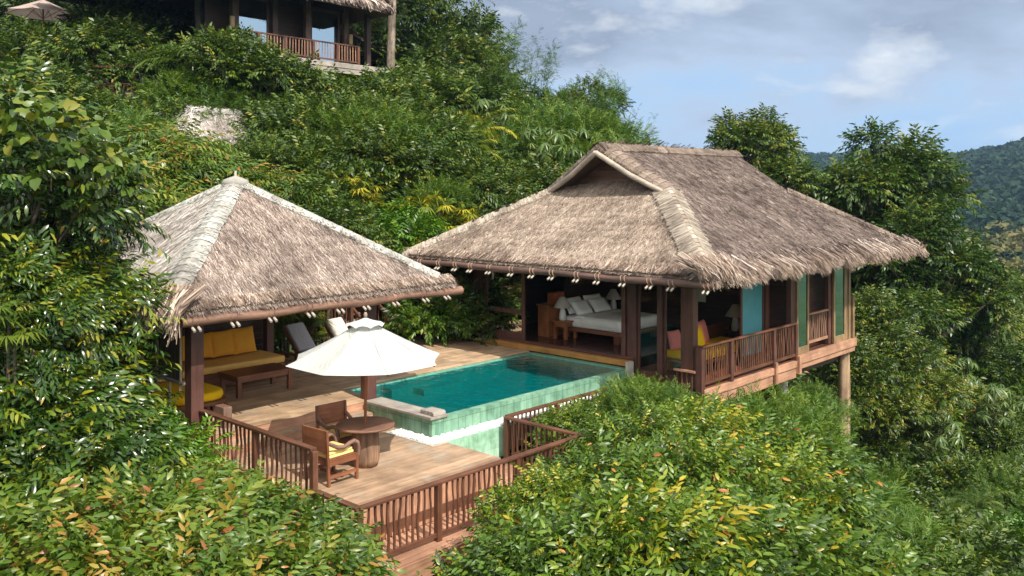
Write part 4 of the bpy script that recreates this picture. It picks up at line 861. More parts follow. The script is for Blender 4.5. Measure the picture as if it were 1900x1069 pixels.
for (y0, y1, dip) in ((17.0, 15.85, .28), (15.85, 14.4, .42), (14.4, 13.5, .3)):
    vs = []; n = 16; m = 6
    for i in range(n + 1):
        u = i / n; y = y0 + (y1 - y0) * u; sag = 4 * u * (1 - u)
        for j in range(m + 1): v = j / m; vs.append((20.1 + .12 * math.sin(v * 9 + u * 5) * sag * .5 + v * .25, y, 2.78 - dip * sag * (1 - .75 * v) - .03 * math.sin(u * 23 + v * 7)))
    b = MB(); b.add(vs, [(i * (m + 1) + j, (i + 1) * (m + 1) + j, (i + 1) * (m + 1) + j + 1, i * (m + 1) + j + 1) for i in range(n) for j in range(m)], .5, True); o = b.build('swag', WHITE, dr)
    so_ = o.modifiers.new('thick', 'SOLIDIFY'); so_.thickness = .006
db = thing('lounge_daybed', 'low timber daybed with a bright yellow mattress in the lounge corner', 'daybed', (21.8, 12.7, .1), world=True)
MB().ab((20.25, 12.12, .34), (23.3, 13.25, .42)).build('bed_frame', TEAK('x'), db, .01)
for x in (20.4, 21.8, 23.1):
    for y in (12.22, 13.1): MB().ab((x - .05, y - .05, .101), (x + .05, y + .05, .339)).build('leg', ORNG('z'), db)
MB().slab((21.78, 12.68, .54), (3.0, 1.08, .22), .07, 5).build('mattress', YELLOW2, db)
MB().ab((20.3, 13.26, .3), (23.9, 13.299, 1.0)).build('back_panel', TEAK('x'), db)
for (x, y, z, w, m, rx, rz, lab) in ((21.08, 12.62, .90, .56, YELLOW2, 74, .2, 'yellow cushion standing foremost on the lounge daybed beside the post'), (21.42, 12.80, .91, .58, ORANGE, 76, .2, 'orange cushion standing behind the yellow one on the lounge daybed'), (21.92, 12.98, .95, .66, PINK, 76, .25, 'large pink cushion standing rearmost of the three on the lounge daybed'), (20.42, 12.95, .92, .52, PINK, 76, -.1, 'small pink cushion seen between the villa posts at the left end of the lounge daybed')):
    o = MB().pillow((x, y, z), (w, w, .17), lean(R(rx), rz)).build('cushion', m); tag(o, lab, 'cushion', 'cushions on the lounge daybed')
st_ = thing('side_table', 'small dark side table in the lounge corner under the white lamp', 'side table', (23.7, 12.9, .1), world=True)
MB().ab((23.45, 12.65, .72), (23.95, 13.2, .77)).build('table_top', DARK('x'), st_)
for x in (23.5, 23.9):
    for y in (12.7, 13.15): MB().ab((x - .03, y - .03, .101), (x + .03, y + .03, .719)).build('leg', DARK('z'), st_)
table_lamp(23.72, 12.95, .772, 'white cone lamp in the dark lounge corner above the yellow daybed', 1.15)
to = MB(); to.ab((23.95, 14.1, 1.5), (23.99, 14.42, 2.3)); tag(to.build('towel', WHITE), 'white towel hanging on the dark wall seen between the villa posts', 'towel')

# ---------------------------------------------------------------- buildings higher on the hill
up = thing('hilltop_villa', 'dark thatched villa with blue glass doors high on the hill', 'villa', (25, 39, 11.2), world=True)
boards_b = MB(); boards_b.ab((20.4, 36.2, 11.05), (29.25, 40, 11.2)); boards_b.build('deck', GREYW('x'), up); MB().ab((20.4, 36.12, 10.98), (29.25, 36.19, 11.23)).build('fascia_board', GREYW('x'), up); MB().ab((20.4, 36.15, 10.72), (29.25, 36.21, 10.975)).build('fascia_board', GREYW('x'), up)
ur = MB().bar((20.5, 36.3, 12.17), (27.75, 36.3, 12.17), .1, .06).build('balcony_railing', RAIL('x'), up); MB().bar((20.5, 36.3, 11.36), (27.7, 36.3, 11.36), .06, .07).build('bottom_rail', RAIL('x'), ur)
for x in (20.55, 22.0, 23.4, 25.0, 26.4, 27.7): MB().ab((x - .07, 36.24, 11.2), (x + .07, 36.36, 12.14)).build('post', RAIL('z'), ur)
for i in range(42): x = 20.65 + i * .168; MB().tube([(x, 36.3, 11.38), (x + rnd.uniform(-.02, .02), 36.3, 12.15)], .022, 6).build('baluster', FASC('z'), ur)
MB().ab((20.6, 38.6, 11.2), (28.3, 38.7, 14.4)).build('wall', DARK('x'), up)
for (x0, x1) in ((22.0, 23.5), (26.1, 27.7)):
    f = MB(); f.ab((x0 - .1, 38.0, 11.2), (x0, 38.1, 14.2)); f.ab((x1, 38.0, 11.2), (x1 + .1, 38.1, 14.2)); f.ab((x0, 38.0, 11.2), (x1, 38.1, 11.42)); f.ab((x0, 38.0, 14.05), (x1, 38.1, 14.2))
    o = f.build('sliding_door', POST('z'), up); MB().ab((x0, 38.03, 11.42), (x1, 38.06, 14.05)).build('pane', BLUEGLASS, o)
for x in (21.65, 23.85, 25.75, 28.1): MB().ab((x - .14, 37.8, 11.2), (x + .14, 38.05, 14.4)).build('post', wood((.10, .06, .05), (.2, .13, .1), 'z'), up)
for x in (21.45, 28.25):
    lt = MB().lathe([(.09, 0), (.11, .02), (.11, .5), (.09, .52)], (x, 37.65, 12.5), 14).build('lantern', cloth('lantern_shade', (.62, .46, .27)), up)
    MB().tube([(x, 37.65, 13.03), (x, 37.65, 14.2)], .015, 6).build('lantern_cord', DARK('z'), lt)
U0, U1, U2, U3 = V3(15, 35.0, 14.05), V3(28.9, 35.0, 14.05), V3(28.9, 44, 14.05), V3(15, 44, 14.05); UA, UB = V3(19.5, 39.5, 16.8), V3(24.4, 39.5, 16.8)
uro = hip_underlay(up, [U0, U1, U2, U3, UA, UB], [(0, 1, 5, 4), (1, 2, 5), (2, 3, 4, 5), (3, 0, 4)], THATCH_BASE, .25)
thatch('thatch_slope', [(U0, U1, UB), (U0, UB, UA)], V3(0, -1, -.61), 5000, TH_B, uro, .07, .7, 81, .3); thatch('thatch_slope', [(U1, U2, UB)], V3(1, 0, -.61), 2500, TH_B, uro, .07, .7, 82, .3)
fringe('eave_fringe', U0, U1, V3(0, -1, -.61), 2600, TH_C, uro, (.1, .45), .06, .7, 83, .8, .3, .2); fringe('eave_fringe', U1, U2, V3(1, 0, -.61), 900, TH_C, uro, (.1, .45), .06, .7, 84, .8, .3, .2)
MB().ab((28.5, 36.6, 11.2), (28.75, 36.85, 14.0)).build('post', DARK('z'), up); MB().tube([(27.9, 36.4, 7), (27.9, 36.4, 10.75)], .18, 10).build('stilt', LOG('z'), up); MB().tube([(21, 36.4, 7), (21, 36.4, 10.75)], .18, 10).build('stilt', LOG('z'), up)
ln = thing('hillside_shed', 'dark lean-to roof beside the hilltop villa behind the tall trunk', 'shed', (30.3, 39.5, 11), world=True)
L0, L1, L2, L3 = V3(28.8, 38.2, 13.3), V3(31.4, 38.2, 12.3), V3(31.4, 41, 12.3), V3(28.8, 41, 13.3)
lr = hip_underlay(ln, [L0, L1, L2, L3], [(0, 1, 2, 3)], THATCH_BASE, .15); thatch('thatch_slope', [(L0, L1, L2), (L0, L2, L3)], V3(1, 0, -.4), 900, TH_B, lr, .07, .6, 85, .3); fringe('eave_fringe', L1, L2, V3(1, 0, -.4), 300, TH_B, lr, (.1, .3), .06, .5, 86)
for y in (38.4, 40.8):
    for x in (29.2, 31.0): MB().tube([(x, y, 9), (x, y, 13.2 - (x - 28.8) * .385 - .1)], .09, 8).build('post', DARK('z'), ln)

hut = thing('small_hut', 'small pale weathered thatched hut half buried in shrubs below the hilltop villa', 'hut', (17, 31, 5.5), world=True)
H0, H1, H2, H3 = V3(14.7, 29.6, 6.55), V3(19.3, 29.6, 6.55), V3(19.3, 33.2, 6.55), V3(14.7, 33.2, 6.55); HA, HB = V3(16.0, 31.2, 7.95), V3(18.0, 31.2, 7.95)
hr = hip_underlay(hut, [H0, H1, H2, H3, HA, HB], [(0, 1, 5, 4), (1, 2, 5), (2, 3, 4, 5), (3, 0, 4)], THATCH_BASE, .18); HN = nrm(H0, H1, HA); HN2 = nrm(H2, H3, HA)
thatch('thatch_slope', [(H0, H1, HB), (H0, HB, HA)], V3(0, -1, -.85), 9000, TH_D, hr, .022, .4, 91, .16, (.012, .035), .04); thatch('thatch_slope', [(H1, H2, HB)], V3(1, 0, -.9), 3500, TH_D, hr, .022, .4, 92, .16, (.012, .035), .04); thatch('thatch_slope', [(H3, H0, HA)], V3(-1, 0, -.9), 1200, TH_D, hr, .05, .5, 93, .2)
fringe('eave_fringe', H0, H1, V3(0, -1, -.8), 1500, TH_D, hr, (.1, .4), .025, .5, 94); ridge_cap('ridge_cap', HA, HB, HN, HN2, CAP_W, hr, .26, .2, 95, .08); ridge_cap('hip_cap', HB, H1, HN, nrm(H1, H2, HB), CAP_W, hr, .2, .2, 96, .06)
for x in (15.2, 18.8):
    for y in (30, 32.8): MB().tube([(x, y, 3.5), (x, y, 6.6)], .1, 8).build('post', GREYW('z'), hut)
hw = MB(); hw.ab((15.2, 30.02, 4), (18.8, 30.08, 6.4)); hw.build('wall', DARK('z'), hut)
hu = thing('hill_umbrella', 'faded open parasol on the shaded terrace high up the hill', 'umbrella', (polar(80, 42)[0], polar(80, 42)[1], 11.0))
umbrella_canopy(hu, 1.65, 2.25, 2.95, OLDCAN, R(10), False); MB().tube([(0, 0, -1.5), (0, 0, 2.9)], .04, 8).build('pole', TEAK('z'), hu)
x0, y0 = polar(205, 36)
dk = thing('hillside_terrace', 'small dark timber terrace with a slatted rail showing through the shrubs on the hill', 'terrace', (x0, y0, 8.2), R(42))
MB().ab((-.2, -1.0, .5), (1.6, .9, .62)).build('deck', GREYW('x'), dk); MB().ab((-.25, -1.0, .46), (-.2, .9, .66)).build('fascia_board', GREYW('y'), dk)
for i in range(13): MB().ab((-.15, -.95 + i * .15, .63), (-.1, -.89 + i * .15, 1.0)).build('slat', RAIL('z'), dk)
MB().ab((-.17, -1, 1.0), (-.08, .95, 1.05)).build('top_rail', RAIL('y'), dk); MB().ab((.1, -.9, 1.7), (1.6, .9, 1.8)).build('awning', cloth('brown_awning', (.25, .10, .07)), dk)
for s in (-.85, .85): MB().tube([(.2, s, -1), (.2, s, 1.7)], .04, 6).build('post', RAIL('z'), dk)
x0, y0 = polar(1678, 38); tag(MB().tube([(x0, y0, -5), (x0, y0, -2.05)], .07, 10).build('white_post', plain('white_painted_pipe', (.72, .72, .70), .6)), 'short white pipe post standing alone in the shrubs of the right-hand slope', 'post')
for k, (px, d, zz, lab) in enumerate(((806, 34.5, 5.0, 'upper pale concrete post by the yellow fan palms'), (824, 34.2, 4.75, 'lower pale concrete post by the yellow fan palms'))):
    x0, y0 = polar(px, d); tag(MB().box((x0, y0, zz - .7), (.3, .3, 1.4)).build('concrete_post', CONC, None, .01), lab, 'post', 'concrete posts among the fan palms')
x0, y0 = polar(984, 37.0); dz_ = 5.05
tag(MB().lathe([(.26, -1.2), (.27, .1), (.25, .2), (.12, .26)], (x0, y0, dz_), 18).build('water_drum', plain('green_plastic', (.01, .20, .10), .35)), 'green plastic drum in the shrubs behind the villa roof', 'drum')
x0, y0 = polar(942, 36.5); tg = MB()
tg.tube([(x0 + .5 * math.cos(a) * RT[0], y0 + .5 * math.cos(a) * RT[1], 4.85 + .42 * math.sin(a)) for a in np.linspace(0, 6.2, 22)], .13, 8); tag(tg.build('black_hose_coil', plain('black_rubber', (.015, .015, .017), .4)), 'coil of thick black hose in the shrubs beside the green drum', 'hose')
# ---------------------------------------------------------------- plants
def unit(a): return a / np.maximum(np.linalg.norm(a, axis=-1, keepdims=True), 1e-9)
def leaves(P, D, U, Ln, Wd, hi=False, droop=.15, fold=.12):
    D = unit(D); S = unit(np.cross(D, U)); U = np.cross(S, D); Ln = Ln[:, None]; Wd = Wd[:, None]
    if hi:
        at = lambda f, w, h: P + D * Ln * f + S * Wd * w + U * (h * Wd - droop * f * f * Ln)
        V = np.stack([P, at(.30, .44, fold), at(.70, .36, fold), at(1, 0, 0), at(.70, -.36, fold), at(.30, -.44, fold), at(.3, 0, 0), at(.7, 0, 0)], 1); n = len(P)
        F = np.array([[0, 5, 6, 1], [6, 5, 4, 7], [6, 7, 2, 1], [7, 4, 3, 2]]); F = (F[None] + (np.arange(n) * 8)[:, None, None]).reshape(-1, 4); return V.reshape(-1, 3), F, 4
    V = np.stack([P, P + D * Ln * .45 - S * Wd * .5 + U * (fold * Wd), P + D * Ln - U * droop * Ln, P + D * Ln * .45 + S * Wd * .5 + U * (fold * Wd)], 1)
    return V.reshape(-1, 3), np.arange(4 * len(P)).reshape(-1, 4), 1
def spray(g, kind, k, ln):
    P = []; D = []; U = []; S = []
    for i in range(k):
        f = (i + .6) / k
        if kind == 'alt':
            s = 1 if i % 2 else -1; a = math.radians(g.uniform(38, 70)) * (1.05 - .5 * f); p = (f * ln, 0, -.3 * f * f * ln)
            d = (math.cos(a), s * math.sin(a), g.uniform(-.55, -.05)); u = (g.normal(0, .25), g.normal(0, .3), 1); z = g.uniform(.75, 1.1)
        elif kind == 'feather':
            a = math.radians(g.uniform(12, 50)); s = 1 if i % 2 else -1; p = (f * ln, 0, -.35 * f * f * ln); d = (math.cos(a), s * math.sin(a), g.uniform(-.6, .15)); u = (g.normal(0, .4), g.normal(0, .4), 1); z = g.uniform(.6, 1.15)
        elif kind == 'whorl':
            a = 2 * math.pi * i / k + g.uniform(-.2, .2); p = (ln, 0, 0); d = (g.uniform(-.55, -.05), math.cos(a), math.sin(a)); u = (1, 0, 0); z = g.uniform(.8, 1.1)
        elif kind == 'hang':
            s = 1 if i % 2 else -1; p = (f * ln * .8, 0, -.75 * f * f * ln); d = (.45, s * g.uniform(.4, .75), g.uniform(-.8, -.3)); u = (.5, s * .1, 1); z = g.uniform(.8, 1.1)
        P.append(p); D.append(d); U.append(u); S.append(z)
    return np.array(P), np.array(D), np.array(U), np.array(S)
def crown(seed, lobes, ns, kind, k, ln, L_, W_, hi=False, droop=.2, up=.35, rndm=.45, inner=.25, zmin=-.35, young=.12, fold=.12, base=.42):
    g = np.random.default_rng(seed); lb = np.array(lobes, float); c, r = lb[:, :3], lb[:, 3:6]
    pick = g.choice(len(lb), ns * 2, p=(r.prod(1) ** .667) / (r.prod(1) ** .667).sum()); u = unit(g.normal(size=(ns * 2, 3))); u[:, 2] = np.where(u[:, 2] < zmin, -u[:, 2], u[:, 2])
    rad = np.where(g.random(ns * 2) < inner, g.uniform(.45, .85, ns * 2), g.uniform(.85, 1.08, ns * 2)); rad = np.where(g.random(ns * 2) < .05, g.uniform(1.1, 1.32, ns * 2), rad); pos = c[pick] + u * r[pick] * rad[:, None]
    keep = np.ones(len(pos), bool)
    for j in range(len(lb)):
        q = (((pos - c[j]) / r[j]) ** 2).sum(1) ** .5; keep &= ~((q < .72) & (pick != j))
    pos, u, rad, pick = pos[keep][:ns], u[keep][:ns], rad[keep][:ns], pick[keep][:ns]; n = len(pos)
    X = unit(u * .75 + np.array([0, 0, up]) + g.normal(0, rndm, (n, 3))); Zr = unit(np.array([0, 0, 1]) + u * .5 + g.normal(0, .25, (n, 3))); Y = unit(np.cross(Zr, X)); Z = np.cross(X, Y)
    sc = g.uniform(.75, 1.2, n); tb = np.clip(g.normal(base, .16, n) + (rad > 1.0) * young, 0, 1); lt = g.normal(0, .1, len(lb)); tb = tb + lt[pick]
    Ps = []; Ds = []; Us = []; Ls = []; Ts = []
    tpl = [spray(g, kind, k, ln) for _ in range(6)]; which = g.integers(0, 6, n)
    for i in range(6):
        m = which == i; p, d, uu, s = tpl[i]; M = np.stack([X[m], Y[m], Z[m]], 2)
        Ps.append((np.einsum('nij,kj->nki', M, p) * sc[m][:, None, None] + pos[m][:, None]).reshape(-1, 3)); Ds.append(np.einsum('nij,kj->nki', M, d).reshape(-1, 3)); Us.append(np.einsum('nij,kj->nki', M, uu).reshape(-1, 3))
        Ls.append((s[None] * sc[m][:, None]).ravel()); Ts.append((tb[m][:, None] + g.normal(0, .09, (m.sum(), k))).ravel())
    P, D, U, Sx, T = map(np.concatenate, (Ps, Ds, Us, Ls, Ts))
    D = D + np.array([0, 0, -.28 if kind == 'alt' else -.12]); V, F, q = leaves(P, D, U, Sx * L_, Sx * W_ * g.uniform(.8, 1.15, len(Sx)), hi, droop, fold)
    odd = g.random(len(T)); T = np.where(odd < .022, g.uniform(.9, 1, len(T)), np.clip(T, 0, .9))
    return V, F, np.repeat(T, q)
def limbs(seed, lobes, base_r, forks=3, z0=-4.0):
    g = random.Random(seed); b = MB()
    top = max(l[2] for l in lobes); mid = (lobes[0][0] * .2, lobes[0][1] * .2, top * .35)
    b.tube([(0, 0, z0), (0, 0, 0), (mid[0] * .5, mid[1] * .5, mid[2] * .5), mid], [base_r * 1.15, base_r, base_r * .85, base_r * .7], 8)
    for l in lobes:
        q = [mid[i] * .45 + l[i] * .55 + g.uniform(-.12, .12) for i in range(3)]; b.tube([mid, q, (l[0], l[1], l[2])], [base_r * .55, base_r * .38, base_r * .2], 6)
        for _ in range(forks):
            e = (l[0] + g.uniform(-.7, .7) * l[3], l[1] + g.uniform(-.7, .7) * l[4], l[2] + g.uniform(-.1, .85) * l[5]); b.tube([q, [(q[i] + e[i]) / 2 + g.uniform(-.1, .1) for i in range(3)], e], [base_r * .25, base_r * .16, base_r * .06], 5)
    me = bpy.data.meshes.new('limbs'); me.from_pydata(b.V, [], b.F); me.attributes.new('tint', 'FLOAT', 'FACE').data.foreach_set('value', b.T); me.polygons.foreach_set('use_smooth', b.S); me.materials.append(BARK); me.update(); return me
BARK = wood((.075, .06, .045), (.17, .14, .11), 'z', .9, .2, 9.0)
LF_LIME = leafmat('lime_leaf', [(0, (.022, .055, .010)), (.3, (.050, .125, .018)), (.55, (.095, .19, .022)), (.8, (.20, .27, .025)), (.92, (.33, .32, .04)), (.96, (.36, .19, .07)), (1, (.26, .10, .04))], .38, .2)
LF_RUST = leafmat('rust_tipped_leaf', [(0, (.020, .055, .010)), (.3, (.046, .115, .018)), (.55, (.080, .165, .022)), (.75, (.14, .20, .03)), (.87, (.24, .20, .05)), (.95, (.27, .125, .05)), (1, (.18, .075, .04))], .38, .2)
LF_GLOSS = leafmat('glossy_dark_leaf', [(0, (.010, .032, .010)), (.35, (.022, .070, .015)), (.6, (.045, .115, .018)), (.8, (.13, .20, .02)), (.95, (.24, .27, .03)), (1, (.25, .16, .04))], .27, .16, .6)
LF_MID = leafmat('mid_green_leaf', [(0, (.014, .040, .010)), (.35, (.034, .085, .015)), (.6, (.065, .135, .020)), (.85, (.13, .19, .028)), (1, (.24, .22, .06))], .42, .2)
LF_BRIGHT = leafmat('bright_green_leaf', [(0, (.020, .075, .008)), (.4, (.055, .17, .012)), (.7, (.105, .25, .016)), (1, (.20, .33, .03))], .4, .23)
LF_FEATHER = leafmat('bamboo_leaf', [(0, (.018, .065, .010)), (.4, (.045, .125, .016)), (.7, (.085, .185, .022)), (1, (.16, .25, .04))], .5, .23)
LF_OLIVE = leafmat('olive_leaf', [(0, (.012, .036, .008)), (.35, (.028, .078, .012)), (.6, (.046, .112, .016)), (.85, (.095, .150, .022)), (1, (.17, .19, .04))], .38, .2)
LF_PALM = leafmat('palm_leaf', [(0, (.045, .10, .012)), (.45, (.13, .20, .022)), (.75, (.30, .32, .035)), (1, (.44, .40, .07))], .35, .2)
LF_PALMD = leafmat('dark_palm_leaf', [(0, (.02, .055, .012)), (.5, (.05, .11, .02)), (.85, (.12, .18, .035)), (1, (.30, .30, .14))], .35, .2)
LF_PALE = leafmat('pale_sapling_leaf', [(0, (.03, .075, .025)), (.5, (.075, .15, .055)), (1, (.17, .25, .11))], .38, .2)
PROTO = {}
def proto(key, V, F, T, mat, trunk, H, names, smooth=False): PROTO[key] = (np_mesh(names[1], V, F, T, mat, smooth), trunk, float(np.percentile(V[:, 2], 99.3)), names)
def dome(seed, n, R0, H, r=(.6, .9), flat=.8):
    g = random.Random(seed); o = [(0, 0, H - r[1] * flat, r[1], r[1], r[1] * flat)]
    for i in range(n):
        a = 2 * math.pi * i / n + g.uniform(-.4, .4); q = R0 * g.uniform(.55, 1); rr = g.uniform(*r); o.append((q * math.cos(a), q * math.sin(a), H - rr * flat - (q / R0) ** 2 * H * .30 * g.uniform(.4, 1.3), rr, rr, rr * flat))
    return o
SH = ('leafy_shrub', 'foliage', 'stem'); TR = ('broadleaf_tree', 'crown', 'trunk')
def build_protos():
    for i in range(3):
        lb = dome(100 + i, 8, 1.25, 3.4, (.7, 1.0)); proto('A%d' % i, *crown(200 + i, lb, 1350, 'alt', 11, .48, .14, .054, True, .28, young=.07, base=.37), LF_LIME, limbs(1 + i, lb, .09), 3.45, SH)
    lb = dome(120, 8, 1.25, 3.4, (.7, 1.0))
    for i in range(2): proto('R%d' % i, *crown(220 + i, lb, 1200, 'alt', 11, .48, .15, .056, True, .3, young=.08, base=.40), LF_RUST, limbs(5 + i, lb, .09), 3.45, SH)
    proto('Q0', *crown(209, dome(109, 8, 1.25, 3.4, (.7, 1.0)), 1250, 'alt', 11, .5, .155, .056, True, .3), LF_GLOSS, limbs(4, dome(109, 8, 1.25, 3.4, (.7, 1.0)), .09), 3.45, SH)
    for i in range(2):
        lb = dome(130 + i, 6, 1.2, 7.6, (.8, 1.1), 1.0) + dome(140 + i, 7, 1.5, 5.6, (.8, 1.15), 1.0) + dome(150 + i, 7, 1.5, 3.6, (.8, 1.1), 1.0); proto('B%d' % i, *crown(230 + i, lb, 2100, 'alt', 11, .6, .19, .062, True, .35, up=.1, young=.2), LF_GLOSS, limbs(8 + i, lb, .13), 7.7, TR)
    for i in range(2):
        lb = dome(160 + i, 7, 1.3, 2.6, (.6, .95), .9); proto('C%d' % i, *crown(240 + i, lb, 900, 'feather', 20, .55, .17, .026, False, .25, up=.7, young=.1, base=.5), LF_FEATHER, limbs(11 + i, lb, .05), 2.7, ('feathery_bamboo', 'foliage', 'stem'))
    for i in range(2):
        lb = dome(170 + i, 8, 1.3, 3.4, (.65, .95), 1.0); proto('D%d' % i, *crown(250 + i, lb, 700, 'hang', 11, .6, .23, .06, False, .3, up=.3, young=.2, base=.40), LF_RUST, limbs(14 + i, lb, .08), 3.5, ('rusty_shrub', 'foliage', 'stem'))
    for i in range(3):
        lb = dome(180 + i, 8, 1.4, 3.0, (.6, 1.0), .9); proto('L%d' % i, *crown(260 + i, lb, 800, 'alt', 10, .5, .19, .075, False, .25), (LF_MID, LF_MID, LF_BRIGHT)[i], limbs(17 + i, lb, .08), 3.1, SH)
    for i in range(2):
        g = random.Random(300 + i); lb = []
        for k in range(22):
            a = g.uniform(0, 6.3); z = g.uniform(2.2, 7.6); q = g.uniform(.4, 3.0) * (1 - abs(z - 4.4) / 5.2); rr = g.uniform(.65, 1.15); lb.append((q * math.cos(a), q * math.sin(a), z, rr, rr, rr * .6))
        lb.append((.4, 0, 8.2, .6, .6, .5)); lb.append((-1.1, .4, 8.0, .5, .5, .45))
        proto('H%d' % i, *crown(270 + i, lb, 3300, 'alt', 10, .6, .21, .085, False, .2, up=.3, young=.2), LF_OLIVE if i == 0 else LF_MID, limbs(21 + i, lb, .2), 8.5, TR)
    lb = dome(190, 7, 2.2, 7.5, (1.0, 1.5), .8) + dome(191, 7, 2.4, 5.2, (1.0, 1.5), .8); proto('K0', *crown(280, lb, 1700, 'alt', 11, .7, .26, .10, False, .25, young=.0, base=.3), LF_MID, limbs(24, lb, .22), 7.6, ('dark_tree', 'crown', 'trunk'))
    lb = [(0, 0, 2.3, .5, .5, .4), (.4, .2, 1.9, .45, .45, .4), (-.4, .1, 1.7, .45, .45, .4), (.1, -.4, 1.5, .5, .5, .4), (0, .3, 1.1, .5, .5, .4)]; proto('J0', *crown(290, lb, 46, 'whorl', 8, .25, .38, .085, True, .45, up=1.0, rndm=.3, young=.0, base=.5), LF_PALE, limbs(25, lb, .04), 2.6, ('rubber_sapling', 'foliage', 'stem'))
    # heart-leaved creeper
    lb = [(0, 0, 1.0, 1.2, .6, .7), (.6, 0, .3, .9, .5, .6), (-.7, 0, 1.5, .8, .5, .5)]; proto('V0', *crown(295, lb, 110, 'alt', 2, .3, .34, .29, True, .3, up=.2, young=.05, base=.5, fold=.1), LF_MID, limbs(26, lb, .012, 1, -.2), 1.9, ('heart_leaf_vine', 'foliage', 'stem'))
    # fan palms
    for i, (m, cnt) in enumerate(((LF_PALM, 4), (LF_PALMD, 4))):
        g = np.random.default_rng(400 + i); P = []; D = []; U = []; Ls = []; Ws = []; T = []; tr = MB()
        for s in range(cnt):
            bx, by = g.normal(0, .4, 2); h = g.uniform(.9, 2.0); tr.tube([(bx, by, -3), (bx, by, 0), (bx * 1.1, by * 1.1, h)], [.05, .045, .035], 6)
            for f in range(9):
                a = g.uniform(0, 6.3); e = g.uniform(-.1, 1.2); pd = np.array([math.cos(a) * math.cos(e), math.sin(a) * math.cos(e), math.sin(e)]); pl = g.uniform(.45, .8); o = np.array([bx * 1.1, by * 1.1, h]); c = o + pd * pl - np.array([0, 0, .12 * pl])
                P.append(o); D.append(c - o); U.append((0, 0, 1)); Ls.append(pl * 1.0); Ws.append(.03); T.append(.3)
                sd = np.cross(pd, (0, 0, 1)); sd /= max(np.linalg.norm(sd), .01); fw = pd * .9 + np.array([0, 0, -.35]); tt = g.uniform(.25, .9)
                for q in range(15):
                    an = math.radians(-115 + 230 * q / 14); dd = fw * math.cos(an) + sd * math.sin(an) + np.array([0, 0, g.uniform(-.3, -.02)]); P.append(c); D.append(dd); U.append(np.array([0, 0, 1]) + pd * .3); Ls.append(g.uniform(.42, .62) * (.75 + .25 * math.cos(an))); Ws.append(.06); T.append(tt + g.normal(0, .1))
        V, F, q = leaves(np.array(P), np.array(D), np.array(U), np.array(Ls), np.array(Ws), False, .3, .2); me = bpy.data.meshes.new('stem'); me.from_pydata(tr.V, [], tr.F); me.materials.append(BARK)
        proto('E%d' % i, V, F, np.clip(T, 0, 1), m, me, 2.6, ('fan_palm', 'fronds', 'stem'))
    # feather palms
    for i, m in enumerate((LF_PALM, LF_PALMD)):
        g = np.random.default_rng(410 + i); P = []; D = []; U = []; Ls = []; Ws = []; T = []; tr = MB(); tr.tube([(0, 0, -4), (0, 0, 0), (.05, 0, 1.6)], [.09, .08, .06], 8)
        for f in range(15):
            a = 2 * math.pi * f / 15 + g.uniform(-.25, .25); e0 = g.uniform(.35, 1.3); ln = g.uniform(1.5, 2.1); hd = np.array([math.cos(a), math.sin(a), 0]); sd = np.array([-math.sin(a), math.cos(a), 0]); p = np.array([.05, 0, 1.6]); tt = g.uniform(.2, .85)
            for k in range(24):
                e = e0 - 1.5 * (k / 24) ** 1.3; d = hd * math.cos(e) + np.array([0, 0, math.sin(e)]); pn = p + d * ln / 24; P.append(p); D.append(d); U.append((0, 0, 1)); Ls.append(ln / 24 * 1.2); Ws.append(.03); T.append(.35)
                if k > 3:
                    for s in (1, -1): P.append(p); D.append(d * .75 + sd * s * .9 + np.array([0, 0, g.uniform(-.35, .05)])); U.append(np.array([0, 0, 1.0]) - hd * .3); Ls.append(.46 * (1 - abs(k / 24 - .5) * .9)); Ws.append(.045); T.append(tt + g.normal(0, .08))
                p = pn
        V, F, q = leaves(np.array(P), np.array(D), np.array(U), np.array(Ls), np.array(Ws), False, .25, .2); me = bpy.data.meshes.new('stem'); me.from_pydata(tr.V, [], tr.F); me.materials.append(BARK)
        proto('F%d' % i, V, F, np.clip(T, 0, 1), m, me, 2.9, ('feather_palm', 'fronds', 'stem'))
    # tall bamboo: open feathery culms
    for i, (n, hh, ns) in enumerate(((13, 8.5, 60), (16, 6.5, 44), (6, 5.0, 14))):
        g = np.random.default_rng(420 + i); tr = MB(); lb = []
        for s in range(n):
            a = g.uniform(0, 6.3); bx, by = .45 * math.cos(a), .45 * math.sin(a); h = hh * g.uniform(.7, 1); ln = g.uniform(.4, 1.5); pts = []
            for k in range(9): f = k / 8; pts.append((bx + math.cos(a) * ln * f ** 2.2, by + math.sin(a) * ln * f ** 2.2, h * (f - .06 * f ** 4)))
            tr.tube([(bx, by, -3)] + pts, [.04] + [.038 - .033 * k / 8 for k in range(9)], 5)
            for k in range(2, 9): lb += [(*pts[k], .34 - .02 * k, .34 - .02 * k, .45)]
        V, F, T = crown(430 + i, lb, n * ns * (3 if i == 1 else 2), 'feather', 12, .4, .19, .02, False, .3, up=.35, rndm=.4, inner=.5, young=.0, base=.45); me = bpy.data.meshes.new('culms'); me.from_pydata(tr.V, [], tr.F); me.attributes.new('tint', 'FLOAT', 'FACE').data.foreach_set('value', tr.T); me.materials.append(LF_FEATHER)
        proto('G%d' % i, V, F, T, LF_FEATHER if i != 1 else LF_FEATHER, me, hh, ('tall_bamboo', 'foliage', 'culms'))
build_protos()
